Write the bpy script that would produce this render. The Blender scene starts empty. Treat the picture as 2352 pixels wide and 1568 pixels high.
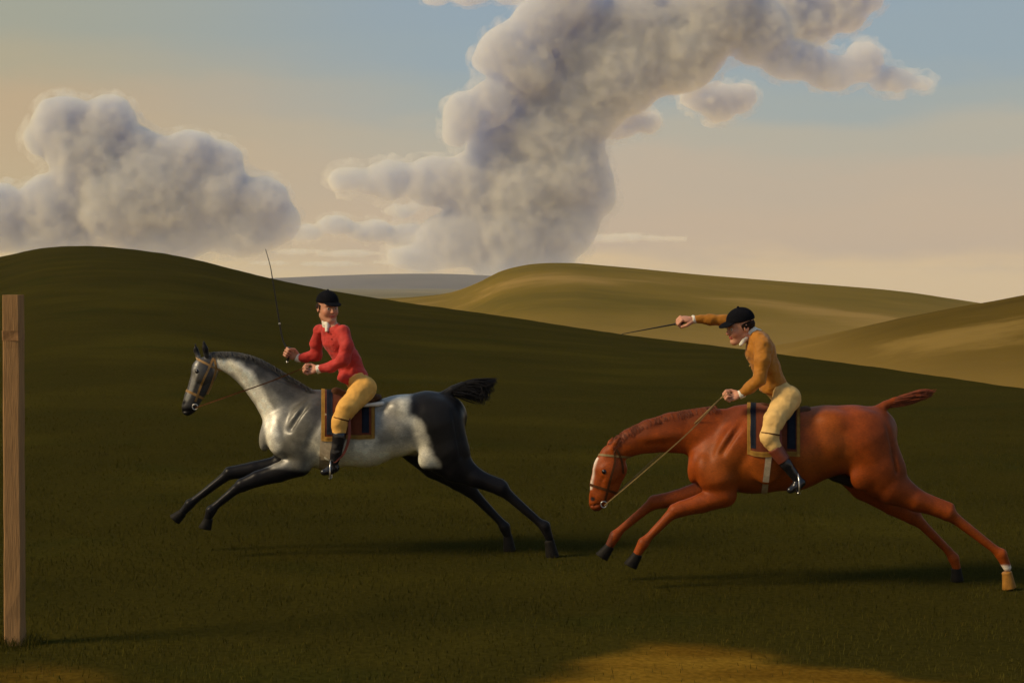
import bpy, math, random
import numpy as np
from mathutils import Vector
from mathutils.bvhtree import BVHTree

random.seed(7)
RNG = np.random.default_rng(7)
sc = bpy.context.scene
COL = sc.collection
R = math.radians

# ---------------------------------------------------------------- camera, light, exposure
F, CX, HY, CAMH = 3480.0, 1176.0, 640.0, 2.207     # focal length in photo pixels, centre column, horizon row, eye height
cam = bpy.data.cameras.new('camera')
cam.sensor_width = 36
cam.lens = 36 * F / 2352
cam.shift_y = -(784 - HY) / 2352
cam.clip_end = 60000
co = bpy.data.objects.new('camera', cam)
COL.objects.link(co)
co.location = (0, 0, CAMH)
co.rotation_euler = (R(90), 0, 0)
sc.camera = co

SUN_EL, SUN_TOWARD = R(36), R(18)       # from the left, a little from the camera's side
sdir = Vector((-math.cos(SUN_EL) * math.cos(SUN_TOWARD), -math.cos(SUN_EL) * math.sin(SUN_TOWARD), math.sin(SUN_EL)))
sun = bpy.data.lights.new('sun', 'SUN')
sun.energy = 3.4
sun.angle = R(15)
sun.color = (1.0, 0.79, 0.49)
so = bpy.data.objects.new('sun', sun)
COL.objects.link(so)
so.rotation_euler = sdir.to_track_quat('Z', 'Y').to_euler()
so.location = sdir * 50

w = bpy.data.worlds.new('World')
sc.world = w
w.use_nodes = True
nt = w.node_tree
nt.nodes.clear()
N, L = nt.nodes.new, nt.links.new
out = N('ShaderNodeOutputWorld')
bg = N('ShaderNodeBackground')
sky = N('ShaderNodeTexSky')
sky.sky_type = 'NISHITA'
sky.sun_disc = False
sky.sun_elevation = SUN_EL
sky.sun_rotation = math.atan2(sdir.x, sdir.y)
sky.dust_density = 4
sky.air_density = 1.3
tc = N('ShaderNodeTexCoord')
sep = N('ShaderNodeSeparateXYZ')
L(tc.outputs['Generated'], sep.inputs[0])


def lin(r, g, b):
    f = lambda c: (c / 255 / 12.92) if c <= 10.3 else ((c / 255 + 0.055) / 1.055) ** 2.4
    return (f(r), f(g), f(b), 1)


def ramp(nodes, stops, interp='EASE'):
    n = nodes.new('ShaderNodeValToRGB')
    n.color_ramp.interpolation = interp
    e = n.color_ramp.elements
    while len(e) < len(stops):
        e.new(0.5)
    for k, (p, c) in enumerate(stops):
        e[k].position = p
        e[k].color = c
    return n


def mixc(nodes, links, fac, a, b, mode='MIX'):
    n = nodes.new('ShaderNodeMix')
    n.data_type = 'RGBA'
    n.blend_type = mode
    for sock, v in ((n.inputs[0], fac), (n.inputs[6], a), (n.inputs[7], b)):
        if hasattr(v, 'node'):
            links.new(v, sock)
        else:
            sock.default_value = v
    return n.outputs[2]


# evening sky: peach at the horizon, buff above it, blue-grey higher, warmer on the sun's side
cool = ramp(nt.nodes, [(0.0, lin(240, 206, 152)), (0.06, lin(204, 182, 156)), (0.15, lin(197, 180, 158)), (0.20, lin(186, 179, 162)),
                       (0.25, lin(167, 174, 170)), (0.32, lin(154, 170, 178)), (0.45, lin(149, 167, 181)), (1.0, lin(116, 140, 166))])
warm = ramp(nt.nodes, [(0.0, lin(236, 206, 146)), (0.10, lin(200, 178, 142)), (0.24, lin(198, 173, 138)),
                       (0.30, lin(182, 171, 143)), (0.37, lin(168, 168, 150)), (0.50, lin(154, 164, 164)), (1.0, lin(122, 142, 163))])
zz = N('ShaderNodeMath')
zz.operation = 'MULTIPLY_ADD'
L(sep.outputs[2], zz.inputs[0])
zz.inputs[1].default_value = 2.2
nz = N('ShaderNodeTexNoise')
nz.inputs['Scale'].default_value = 7
nz.inputs['Detail'].default_value = 4
mp = N('ShaderNodeMapping')
mp.inputs['Scale'].default_value = (1, 1, 4)
L(tc.outputs['Generated'], mp.inputs[0])
L(mp.outputs[0], nz.inputs['Vector'])
nm = N('ShaderNodeMath')
nm.operation = 'MULTIPLY_ADD'
L(nz.outputs[0], nm.inputs[0])
nm.inputs[1].default_value = 0.12
nm.inputs[2].default_value = -0.06
L(nm.outputs[0], zz.inputs[2])
L(zz.outputs[0], cool.inputs[0])
L(zz.outputs[0], warm.inputs[0])
az = N('ShaderNodeMapRange')
az.interpolation_type = 'SMOOTHSTEP'
L(sep.outputs[0], az.inputs[0])
az.inputs[1].default_value = 0.0
az.inputs[2].default_value = -0.34
skycol = mixc(nt.nodes, nt.links, az.outputs[0], cool.outputs[0], warm.outputs[0])
nis = mixc(nt.nodes, nt.links, 1.0, sky.outputs[0], (0.07, 0.07, 0.07, 1), 'MULTIPLY')
skymix = mixc(nt.nodes, nt.links, 0.10, skycol, nis)
L(skymix, bg.inputs[0])
bg.inputs[1].default_value = 1.0
L(bg.outputs[0], out.inputs[0])

sc.view_settings.view_transform = 'Standard'
sc.view_settings.look = 'None'
sc.view_settings.exposure = 0
sc.view_settings.gamma = 1
sc.view_settings.use_curve_mapping = False
sc.cycles.max_bounces = 8
sc.cycles.volume_bounces = 2
sc.cycles.diffuse_bounces = 3
sc.cycles.transparent_max_bounces = 24
sc.cycles.use_denoising = True

# ---------------------------------------------------------------- materials
MATS = {}


def material(name, color, rough=0.7, spec=0.3, vary=0.15, scale=20, bump=0.0, bscale=60, sheen=0.0, attr=False, stretch=None, coat=0.0):
    m = bpy.data.materials.new(name)
    m.use_nodes = True
    n, l = m.node_tree.nodes, m.node_tree.links
    b = n['Principled BSDF']
    b.inputs['Roughness'].default_value = rough
    b.inputs['Specular IOR Level'].default_value = spec
    b.inputs['Sheen Weight'].default_value = sheen
    b.inputs['Coat Weight'].default_value = coat
    t = n.new('ShaderNodeTexCoord')
    vec = t.outputs['Object']
    if stretch:
        mpn = n.new('ShaderNodeMapping')
        mpn.inputs['Scale'].default_value = stretch
        l.new(vec, mpn.inputs[0])
        vec = mpn.outputs[0]
    ns = n.new('ShaderNodeTexNoise')
    ns.inputs['Scale'].default_value = scale
    ns.inputs['Detail'].default_value = 5
    l.new(vec, ns.inputs['Vector'])
    mr = n.new('ShaderNodeMapRange')
    mr.inputs[1].default_value = 0.3
    mr.inputs[2].default_value = 0.7
    mr.inputs[3].default_value = 1 - vary
    mr.inputs[4].default_value = 1 + vary
    l.new(ns.outputs[0], mr.inputs[0])
    if attr:
        a = n.new('ShaderNodeAttribute')
        a.attribute_name = 'Col'
        base = a.outputs['Color']
    else:
        rgb = n.new('ShaderNodeRGB')
        rgb.outputs[0].default_value = color
        base = rgb.outputs[0]
    vm = n.new('ShaderNodeVectorMath')
    vm.operation = 'SCALE'
    l.new(base, vm.inputs[0])
    l.new(mr.outputs[0], vm.inputs['Scale'])
    l.new(vm.outputs[0], b.inputs['Base Color'])
    if bump:
        n2 = n.new('ShaderNodeTexNoise')
        n2.inputs['Scale'].default_value = bscale
        n2.inputs['Detail'].default_value = 4
        l.new(vec, n2.inputs['Vector'])
        bp = n.new('ShaderNodeBump')
        bp.inputs['Strength'].default_value = bump
        bp.inputs['Distance'].default_value = 0.01
        l.new(n2.outputs[0], bp.inputs['Height'])
        l.new(bp.outputs[0], b.inputs['Normal'])
    MATS[name] = m
    return m


# ---------------------------------------------------------------- mesh helpers
def link(name, me, mat=None, parent=None, smooth=True):
    o = bpy.data.objects.new(name, me)
    COL.objects.link(o)
    if mat is not None:
        me.materials.append(mat)
    if smooth and len(me.polygons):
        me.polygons.foreach_set('use_smooth', np.ones(len(me.polygons), dtype=bool))
    if parent is not None:
        o.parent = parent
    return o


def mesh_np(name, V, Q, colors=None):
    V = np.asarray(V, dtype=np.float32)
    Q = np.asarray(Q, dtype=np.int32)
    me = bpy.data.meshes.new(name)
    k = Q.shape[1]
    me.vertices.add(len(V))
    me.vertices.foreach_set('co', V.ravel())
    me.loops.add(Q.size)
    me.loops.foreach_set('vertex_index', Q.ravel())
    me.polygons.add(len(Q))
    me.polygons.foreach_set('loop_start', np.arange(0, Q.size, k, dtype=np.int32))
    me.polygons.foreach_set('loop_total', np.full(len(Q), k, dtype=np.int32))
    me.update(calc_edges=True)
    me.validate()
    if colors is not None:
        a = me.color_attributes.new('Col', 'FLOAT_COLOR', 'POINT')
        c = np.ones((len(V), 4), dtype=np.float32)
        c[:, :3] = colors
        a.data.foreach_set('color', c.ravel())
    return me


def empty(name, loc, label, cat, group=None):
    o = bpy.data.objects.new(name, None)
    o.empty_display_size = 0.1
    COL.objects.link(o)
    o.location = loc
    tag(o, label, cat, group)
    return o


def tag(o, label, cat, group=None):
    o['label'] = label
    o['category'] = cat
    if group:
        o['group'] = group
    return o


def frames(P):
    P = [Vector(p) for p in P]
    T = [(P[min(i + 1, len(P) - 1)] - P[max(i - 1, 0)]).normalized() for i in range(len(P))]
    up = Vector((0, 0, 1)) if abs(T[0].z) < 0.9 else Vector((1, 0, 0))
    res = []
    n = (up - T[0] * up.dot(T[0])).normalized()
    for p, t in zip(P, T):
        n = (n - t * n.dot(t)).normalized()
        res.append((p, t, n, t.cross(n)))
    return res


def tube_data(P, rad, n=8, caps=True):
    if not hasattr(rad, '__len__'):
        rad = [rad] * len(P)
    V, Q = [], []
    for (p, t, a, b), r in zip(frames(P), rad):
        for k in range(n):
            th = 2 * math.pi * k / n
            V.append(tuple(p + a * (r * math.cos(th)) + b * (r * math.sin(th))))
    for i in range(len(P) - 1):
        for k in range(n):
            k2 = (k + 1) % n
            Q.append((i * n + k, i * n + k2, (i + 1) * n + k2, (i + 1) * n + k))
    if caps:
        Q.append(tuple(range(n))[::-1])
        Q.append(tuple((len(P) - 1) * n + k for k in range(n)))
    return V, Q


def tube(name, P, rad, mat, parent=None, n=8, base=(0, 0, 0)):
    V, Q = tube_data(P, rad, n)
    me = bpy.data.meshes.new(name)
    b = Vector(base)
    me.from_pydata([tuple(Vector(v) - b) for v in V], [], Q)
    return link(name, me, mat, parent)


def smooth_path(P, n=6):
    """Catmull-Rom through points."""
    P = [np.array(p, float) for p in P]
    P = [2 * P[0] - P[1]] + P + [2 * P[-1] - P[-2]]
    outp = []
    for i in range(1, len(P) - 2):
        a, b, c, d = P[i - 1:i + 3]
        for k in range(n):
            t = k / n
            outp.append(0.5 * (2 * b + (c - a) * t + (2 * a - 5 * b + 4 * c - d) * t * t + (3 * b - a - 3 * c + d) * t ** 3))
    outp.append(P[-2])
    return [Vector(p) for p in outp]


# value noise on points
def vnoise(p, seed=0):
    i = np.floor(p).astype(np.int64)
    f = (p - i).astype(np.float32)
    f = f * f * (3 - 2 * f)

    def h(x, y, z):
        n = (x * 374761393 + y * 668265263 + z * 2147483647 + seed * 144665) & 0xFFFFFFFF
        n = ((n ^ (n >> 13)) * 1274126177) & 0xFFFFFFFF
        return ((n ^ (n >> 16)) & 0xFFFF).astype(np.float32) / 65535.0
    x, y, z = i[..., 0], i[..., 1], i[..., 2]
    fx, fy, fz = f[..., 0], f[..., 1], f[..., 2]
    r = 0
    for dx in (0, 1):
        for dy in (0, 1):
            for dz in (0, 1):
                r = r + h(x + dx, y + dy, z + dz) * (fx if dx else 1 - fx) * (fy if dy else 1 - fy) * (fz if dz else 1 - fz)
    return r


def fbm(p, oct=4, seed=0):
    r, a, t = 0, 0.5, 0
    for k in range(oct):
        r = r + a * vnoise(p * (2 ** k), seed + k * 17)
        t += a
        a *= 0.5
    return r / t


# ---------------------------------------------------------------- implicit-surface modeller
class Plane:
    """Photo pixels at the depth D of the thing: u right, v down, w towards the camera, all in pixels of that depth."""
    def __init__(self, D):
        self.D = D
        self.s = D / F

    def fix(self, p):
        k = 1 - p[2] / F
        return np.array([CX + (p[0] - CX) * k, HY + (p[1] - HY) * k, p[2]], float)

    def world(self, A):
        A = np.asarray(A, float)
        return np.stack([(A[..., 0] - CX) * self.s, self.D - A[..., 2] * self.s, CAMH - (A[..., 1] - HY) * self.s], -1)

    def at(self, u, v, w=0):
        return Vector(self.world(self.fix((u, v, w))))

    def unworld(self, X):
        return np.stack([X[..., 0] / self.s + CX, HY + (CAMH - X[..., 2]) / self.s, (self.D - X[..., 1]) / self.s], -1)


class Field:
    def __init__(self, lo, hi, h):
        self.h = h
        self.lo = np.array(lo, float)
        self.n = [int(math.ceil((b - a) / h)) + 1 for a, b in zip(lo, hi)]
        self.ax = [self.lo[i] + h * np.arange(self.n[i]) for i in range(3)]
        self.d = np.full(self.n, 60.0, np.float32)

    def _box(self, lo, hi):
        sl = []
        for i in range(3):
            a = int(max(0, math.floor((lo[i] - self.lo[i]) / self.h)))
            b = int(min(self.n[i], math.ceil((hi[i] - self.lo[i]) / self.h) + 1))
            if b <= a:
                return None, None
            sl.append(slice(a, b))
        g = np.meshgrid(*[self.ax[i][sl[i]] for i in range(3)], indexing='ij')
        return tuple(sl), np.stack(g, -1).astype(np.float32)

    def _mix(self, sl, dn, k, op):
        d = self.d[sl]
        if op == 'sub':
            a, b = -d, dn
            hh = np.maximum(k - np.abs(a - b), 0) / max(k, 1e-6)
            self.d[sl] = -(np.minimum(a, b) - hh * hh * k * 0.25)
        elif op == 'and':
            hh = np.maximum(k - np.abs(d - dn), 0) / max(k, 1e-6)
            self.d[sl] = np.maximum(d, dn) + hh * hh * k * 0.25
        else:
            hh = np.maximum(k - np.abs(d - dn), 0) / max(k, 1e-6)
            self.d[sl] = np.minimum(d, dn) - hh * hh * k * 0.25

    def cone(self, a, b, ra, rb, f=1.0, k=6.0, n=(0, 0, 1), op='add'):
        a, b, n = np.array(a, float), np.array(b, float), np.array(n, float)
        n = n / np.linalg.norm(n)
        m = max(ra, rb) * max(1, f) + k + 2 * self.h
        sl, P = self._box(np.minimum(a, b) - m, np.maximum(a, b) + m)
        if sl is None:
            return
        sq = (1 / f - 1)
        P = P - a
        B = b - a
        if abs(sq) > 1e-6:
            P = P + (P @ n)[..., None] * (n * sq)
            B = B + n * (B @ n) * sq
        t = np.clip((P @ B) / max(B @ B, 1e-9), 0, 1)
        dn = np.linalg.norm(P - t[..., None] * B, axis=-1) - (ra + (rb - ra) * t)
        self._mix(sl, dn.astype(np.float32), k, op)

    def ell(self, c, r, axes=None, k=6.0, op='add'):
        c = np.array(c, float)
        r = np.array(r, float)
        m = r.max() + k + 2 * self.h
        sl, P = self._box(c - m, c + m)
        if sl is None:
            return
        P = P - c
        if axes is not None:
            P = P @ np.array(axes, float).T
        k0 = np.linalg.norm(P / r, axis=-1)
        k1 = np.linalg.norm(P / (r * r), axis=-1)
        dn = k0 * (k0 - 1) / np.maximum(k1, 1e-6)
        self._mix(sl, dn.astype(np.float32), k, op)

    def cut(self, p, n, k=1.0):
        """keep the side the normal n points away from"""
        n = np.array(n, float)
        n /= np.linalg.norm(n)
        g = np.meshgrid(*self.ax, indexing='ij', sparse=True)
        dn = sum((g[i] - p[i]) * n[i] for i in range(3)).astype(np.float32)
        self._mix((slice(None),) * 3, dn, k, 'and')

    def noise(self, amp, scale, oct=3, seed=0, billow=False, band=1e9):
        m = np.abs(self.d) < band
        idx = np.argwhere(m)
        P = (self.lo + idx * self.h) / scale
        f = fbm(P, oct, seed)
        f = np.abs(2 * f - 1) * 2 - 0.6 if billow else 2 * f - 1
        self.d[m] += (amp * f).astype(np.float32)

    def mesh(self):
        d, h = self.d, self.h
        ins = d < 0
        c = [ins[i:ins.shape[0] - 1 + i, j:ins.shape[1] - 1 + j, k:ins.shape[2] - 1 + k] for i in (0, 1) for j in (0, 1) for k in (0, 1)]
        al, an = c[0].copy(), c[0].copy()
        for q in c[1:]:
            al &= q
            an |= q
        act = an & ~al
        cells = np.argwhere(act)
        ids = np.full(act.shape, -1, np.int64)
        ids[act] = np.arange(len(cells))
        acc = np.zeros((len(cells), 3))
        cnt = np.zeros(len(cells))
        cor = [(i, j, k) for i in (0, 1) for j in (0, 1) for k in (0, 1)]
        val = {q: d[cells[:, 0] + q[0], cells[:, 1] + q[1], cells[:, 2] + q[2]] for q in cor}
        for a in cor:
            for axis in range(3):
                if a[axis] == 0:
                    b = list(a)
                    b[axis] = 1
                    b = tuple(b)
                    va, vb = val[a], val[b]
                    x = (va < 0) != (vb < 0)
                    t = np.where(x, va / np.where(x, va - vb, 1), 0)
                    p = np.array(a, float) + np.outer(t, [1.0 if i == axis else 0.0 for i in range(3)])
                    acc[x] += p[x]
                    cnt[x] += 1
        V = self.lo + (cells + acc / cnt[:, None]) * h
        quads = []
        for axis in range(3):
            o1, o2 = (axis + 1) % 3, (axis + 2) % 3
            s0 = [slice(None)] * 3
            s1 = [slice(None)] * 3
            s0[axis] = slice(0, -1)
            s1[axis] = slice(1, None)
            A, B = ins[tuple(s0)], ins[tuple(s1)]
            E = np.argwhere(A != B)
            E = E[(E[:, o1] > 0) & (E[:, o2] > 0) & (E[:, o1] < ins.shape[o1] - 1) & (E[:, o2] < ins.shape[o2] - 1)]
            if not len(E):
                continue
            flip = A[tuple(E.T)]
            q = []
            for d1, d2 in ((-1, -1), (0, -1), (0, 0), (-1, 0)):
                e = E.copy()
                e[:, o1] += d1
                e[:, o2] += d2
                q.append(ids[tuple(e.T)])
            q = np.stack(q, -1)
            q[flip] = q[flip][:, ::-1]
            quads.append(q)
        return V, np.concatenate(quads)


def relax(V, Q, it=2, lam=0.5):
    for _ in range(it):
        acc = np.zeros_like(V)
        cnt = np.zeros(len(V))
        for a in range(4):
            for b in ((a + 1) % 4, (a - 1) % 4):
                np.add.at(acc, Q[:, a], V[Q[:, b]])
                np.add.at(cnt, Q[:, a], 1)
        V = V + lam * (acc / np.maximum(cnt, 1)[:, None] - V)
    return V


def outward(W, Q):
    """faces wound so that normals point out of the closed surface"""
    c = W.mean(0)
    a, b, d, e = (W[Q[:, i]] - c for i in range(4))
    vol = np.einsum('ij,ij->i', a, np.cross(b, d)).sum() + np.einsum('ij,ij->i', a, np.cross(d, e)).sum()
    return Q if vol > 0 else Q[:, ::-1]


def smoothstep(a, b, x):
    t = np.clip((x - a) / (b - a), 0, 1)
    return t * t * (3 - 2 * t)


def field_object(name, fld, pl, mat, parent, base, it=2, colors=None):
    V, Q = fld.mesh()
    V = relax(V, Q, it)
    c = colors(V) if colors is not None else None
    W = pl.world(V)
    Q = outward(W, Q)
    me = mesh_np(name, W - np.array(base), Q, c)
    return link(name, me, mat, parent), W, Q


# ---------------------------------------------------------------- terrain
def prof(pts):
    xs, ys = zip(*pts)
    xs, ys = np.array(xs, float), np.array(ys, float)

    def f(x):
        # smooth interpolation (monotone cubic-like)
        m = np.gradient(ys, xs)
        i = np.clip(np.searchsorted(xs, x) - 1, 0, len(xs) - 2)
        x0, x1 = xs[i], xs[i + 1]
        t = np.clip((x - x0) / (x1 - x0), 0, 1)
        hh = x1 - x0
        return ((2 * t ** 3 - 3 * t ** 2 + 1) * ys[i] + (t ** 3 - 2 * t ** 2 + t) * hh * m[i]
                + (-2 * t ** 3 + 3 * t ** 2) * ys[i + 1] + (t ** 3 - t ** 2) * hh * m[i + 1])
    return f


def grid_object(name, X, Y, Z, mat, kind='structure'):
    nr, nc = X.shape
    V = np.stack([X, Y, Z], -1).reshape(-1, 3)
    i = np.arange(nr * nc).reshape(nr, nc)
    Q = np.stack([i[:-1, :-1], i[:-1, 1:], i[1:, 1:], i[1:, :-1]], -1).reshape(-1, 4)
    o = link(name, mesh_np(name, V, Q), mat)
    o['kind'] = kind
    return o


crest_v = prof([(-3000, 640), (-900, 650), (-400, 632), (0, 590), (90, 571), (180, 565), (300, 572), (430, 592), (560, 624), (640, 643),
                (760, 667), (900, 690), (1100, 718), (1300, 748), (1430, 768), (1700, 801), (2000, 842), (2352, 892), (2900, 960), (5600, 1000)])


def crest(u):
    Y = np.interp(u, [-3000, 0, 2352, 5600], [84, 80, 30, 22])
    return Y, CAMH - (crest_v(u) - HY) / F * Y


def ground_z(x, y):
    yy = np.maximum(y, 0.5)
    u = np.clip(CX + F * x / yy, -2900, 5500)
    Yc, zc = crest(u)
    t = np.clip((yy - 15) / (Yc - 15), 0, 1)
    z = zc * (0.35 * t + 0.65 * t * t * (3 - 2 * t)) * 1.0
    # keep the slope below the sight line to the crest
    line = CAMH + (zc - CAMH) * yy / Yc
    z = np.where(y > 15, np.minimum(z, line - 0.02 * (1 - t) * 6 * t), z)
    over = np.maximum(yy - Yc, 0)
    z = z - np.minimum((over / 14) ** 2 * 0.5, 4 + over * 0.08)
    amp = smoothstep(13.0, 30.0, yy)
    P = np.stack([x * 0.12, y * 0.12, 0 * x], -1)
    z = z + amp * (fbm(P, 3, 3) - 0.5) * 0.18 * smoothstep(0, 6, np.abs(yy - Yc))
    P = np.stack([x * 1.4, y * 1.4, 0 * x], -1)
    return z + (fbm(P, 3, 9) - 0.5) * 0.035


def ground_material():
    m = bpy.data.materials.new('turf')
    m.use_nodes = True
    n, l = m.node_tree.nodes, m.node_tree.links
    b = n['Principled BSDF']
    b.inputs['Roughness'].default_value = 0.95
    b.inputs['Specular IOR Level'].default_value = 0.0
    t = n.new('ShaderNodeTexCoord')

    def noise(scale, detail=5, st=(1, 1, 1)):
        mpn = n.new('ShaderNodeMapping')
        mpn.inputs['Scale'].default_value = st
        l.new(t.outputs['Object'], mpn.inputs[0])
        q = n.new('ShaderNodeTexNoise')
        q.inputs['Scale'].default_value = scale
        q.inputs['Detail'].default_value = detail
        l.new(mpn.outputs[0], q.inputs['Vector'])
        return q.outputs[0]
    big = ramp(n, [(0.30, (0.028, 0.024, 0.0044, 1)), (0.5, (0.034, 0.028, 0.0048, 1)), (0.70, (0.044, 0.036, 0.0055, 1))])  # dark olive turf, with cloud shade over the near ground put into the colour
    l.new(noise(0.35, 5, (0.6, 1.2, 1)), big.inputs[0])
    gr = ramp(n, [(0.55, (0, 0, 0, 1)), (0.75, (1, 1, 1, 1))])
    l.new(noise(0.8, 3, (0.5, 1, 1)), gr.inputs[0])
    gfac = n.new('ShaderNodeMath')
    gfac.operation = 'MULTIPLY'
    l.new(gr.outputs[0], gfac.inputs[0])
    gfac.inputs[1].default_value = 0.35
    c1 = mixc(n, l, gfac.outputs[0], big.outputs[0], (0.020, 0.026, 0.005, 1))
    # dry bare patch of worn ground beside the course
    a = n.new('ShaderNodeAttribute')
    a.attribute_name = 'Col'
    sp = n.new('ShaderNodeSeparateColor')
    l.new(a.outputs['Color'], sp.inputs[0])
    soil = ramp(n, [(0.35, (0.12, 0.062, 0.007, 1)), (0.65, (0.19, 0.105, 0.012, 1))])
    l.new(noise(1.6, 6, (0.5, 1.2, 1)), soil.inputs[0])
    c2 = mixc(n, l, sp.outputs[0], c1, soil.outputs[0])
    fine = n.new('ShaderNodeMapRange')
    fine.inputs[1].default_value = 0.3
    fine.inputs[2].default_value = 0.7
    fine.inputs[3].default_value = 0.75
    fine.inputs[4].default_value = 1.25
    l.new(noise(26, 6), fine.inputs[0])
    vm = n.new('ShaderNodeVectorMath')
    vm.operation = 'SCALE'
    l.new(c2, vm.inputs[0])
    l.new(fine.outputs[0], vm.inputs['Scale'])
    l.new(vm.outputs[0], b.inputs['Base Color'])
    bp = n.new('ShaderNodeBump')
    bp.inputs['Strength'].default_value = 0.3
    bp.inputs['Distance'].default_value = 0.03
    l.new(noise(18, 6), bp.inputs['Height'])
    l.new(bp.outputs[0], b.inputs['Normal'])
    return m


TURF = ground_material()


def soil_mask(x, y):
    q = fbm(np.stack([x * 1.1, y * 1.6, 0 * x], -1), 4, 21) - 0.5
    r1 = np.sqrt(((x - 1.15) / 1.25) ** 2 + ((y - 8.25) / 0.78) ** 2) + q * 1.5
    r2 = np.sqrt(((x + 2.75) / 0.75) ** 2 + ((y - 8.2) / 0.42) ** 2) + q * 0.9
    return np.maximum(1 - smoothstep(0.62, 1.18, r1), 0.45 * (1 - smoothstep(0.55, 1.1, r2)))


rows = np.concatenate([np.linspace(-12, 7, 30), np.linspace(7.2, 16, 180), np.geomspace(16.2, 150, 150)])
tt = np.concatenate([np.linspace(-1.6, -0.42, 40), np.linspace(-0.41, 0.41, 320), np.linspace(0.42, 1.6, 40)])
YY = np.repeat(rows[:, None], len(tt), 1)
XX = tt[None, :] * (np.abs(YY) * 0.9 + 3.0 + YY * 0.1)
ZZ = ground_z(XX, YY)
me_ground = grid_object('ground', XX, YY, ZZ, TURF)
att = me_ground.data.color_attributes.new('Col', 'FLOAT_COLOR', 'POINT')
cc = np.ones((XX.size, 4), np.float32)
cc[:, :3] = soil_mask(XX.ravel(), YY.ravel())[:, None]
att.data.foreach_set('color', cc.ravel())


def hill_material(name, dark, mid, light, scale, zlo, zhi, st=(1, 1, 1)):
    m = bpy.data.materials.new(name)
    m.use_nodes = True
    n, l = m.node_tree.nodes, m.node_tree.links
    b = n['Principled BSDF']
    b.inputs['Roughness'].default_value = 0.95
    b.inputs['Specular IOR Level'].default_value = 0.0
    t = n.new('ShaderNodeTexCoord')
    mpn = n.new('ShaderNodeMapping')
    mpn.inputs['Scale'].default_value = st
    l.new(t.outputs['Object'], mpn.inputs[0])
    q = n.new('ShaderNodeTexNoise')
    q.inputs['Scale'].default_value = scale
    q.inputs['Detail'].default_value = 8
    q.inputs['Roughness'].default_value = 0.6
    l.new(mpn.outputs[0], q.inputs['Vector'])
    rp = ramp(n, [(0.34, dark), (0.52, mid), (0.68, light)])
    l.new(q.outputs[0], rp.inputs[0])
    # dry, paler grass on the low slopes; painted sunlight too on the right hill
    sp = n.new('ShaderNodeSeparateXYZ')
    l.new(t.outputs['Object'], sp.inputs[0])
    mr = n.new('ShaderNodeMapRange')
    mr.interpolation_type = 'SMOOTHSTEP'
    l.new(sp.outputs[2], mr.inputs[0])
    mr.inputs[1].default_value = zhi
    mr.inputs[2].default_value = zlo
    mr.inputs[4].default_value = 0.85
    c = mixc(n, l, mr.outputs[0], rp.outputs[0], light)
    l.new(c, b.inputs['Base Color'])
    bp = n.new('ShaderNodeBump')
    bp.inputs['Strength'].default_value = 0.6
    bp.inputs['Distance'].default_value = 0.6
    l.new(q.outputs[0], bp.inputs['Height'])
    l.new(bp.outputs[0], b.inputs['Normal'])
    return m


def hill(name, pts, Yc, depth_front, depth_back, zbase, mat, rough=0.3, seed=0, fscale=0.03):
    f = prof(pts)
    us = np.linspace(pts[0][0], pts[-1][0], 300)
    Yc_u = Yc(us) if callable(Yc) else np.full(len(us), float(Yc))
    zc = CAMH - (f(us) - HY) / F * Yc_u
    t = np.concatenate([np.linspace(-1, 0, 60), np.linspace(0.02, 1, 40)])
    T = np.repeat(t[:, None], len(us), 1)
    Y = Yc_u[None, :] + np.where(T < 0, T * depth_front, T * depth_back)
    X = (us[None, :] - CX) / F * np.where(T < 0, Y, Y)
    k = np.where(T < 0, 1 - np.abs(T) ** 1.7, 1 - T ** 2)
    # rounded brow: the front slope must stay under the sight line, which this profile does
    Z = zbase + (zc[None, :] - zbase) * np.maximum(k, 0)
    P = np.stack([X * fscale, Y * fscale, 0 * X], -1)
    Z = Z + (fbm(P, 4, seed) - 0.5) * rough * (1 - np.exp(-(T * 6) ** 2))
    return grid_object(name, X, Y, Z, mat)


MH1 = hill_material('dry_sunlit_grass', (0.115, 0.085, 0.014, 1), (0.17, 0.115, 0.020, 1), (0.30, 0.19, 0.055, 1), 0.03, -6.5, -0.5, (0.5, 1, 3))  # dry tan grass with the hill's sunlight painted into it
hill('middle_hill', [(500, 745), (700, 705), (860, 689), (960, 683), (1040, 671), (1100, 648), (1150, 623), (1200, 610), (1300, 604), (1400, 611),
                     (1600, 630), (1900, 655), (2100, 675), (2230, 697), (2400, 722), (3000, 770), (4200, 800)], 260, 170, 220, -13, MH1, 1.6, 4)
MH2 = hill_material('brown_hill_grass', (0.075, 0.048, 0.006, 1), (0.098, 0.062, 0.008, 1), (0.23, 0.145, 0.035, 1), 0.05, -5.5, -1.0, (0.5, 1, 3))
hill('right_hill', [(1500, 860), (1700, 822), (1790, 806), (1900, 781), (2000, 752), (2100, 727), (2200, 706), (2280, 692), (2352, 678), (2600, 650),
                    (3200, 630), (4200, 650)], 135, 70, 90, -10, MH2, 0.8, 8, 0.05)
MV = hill_material('valley_grass', (0.11, 0.09, 0.03, 1), (0.16, 0.125, 0.045, 1), (0.24, 0.18, 0.07, 1), 0.006, -40, -30, (1, 0.35, 1))
vx, vy = np.meshgrid(np.linspace(-4200, 4200, 120), np.geomspace(110, 3600, 90))
grid_object('valley', vx, vy, -14 - 95 * smoothstep(-0.03, 0.13, vx / vy) * smoothstep(250, 3300, vy) + (fbm(np.stack([vx * .004, vy * .004, 0 * vx], -1), 3, 5) - .5) * 3, MV)
MR = hill_material('far_ridge_grass', (0.08, 0.07, 0.06, 1), (0.11, 0.092, 0.075, 1), (0.17, 0.13, 0.075, 1), 0.004, -30, -16, (1, 1, 3))
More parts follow.
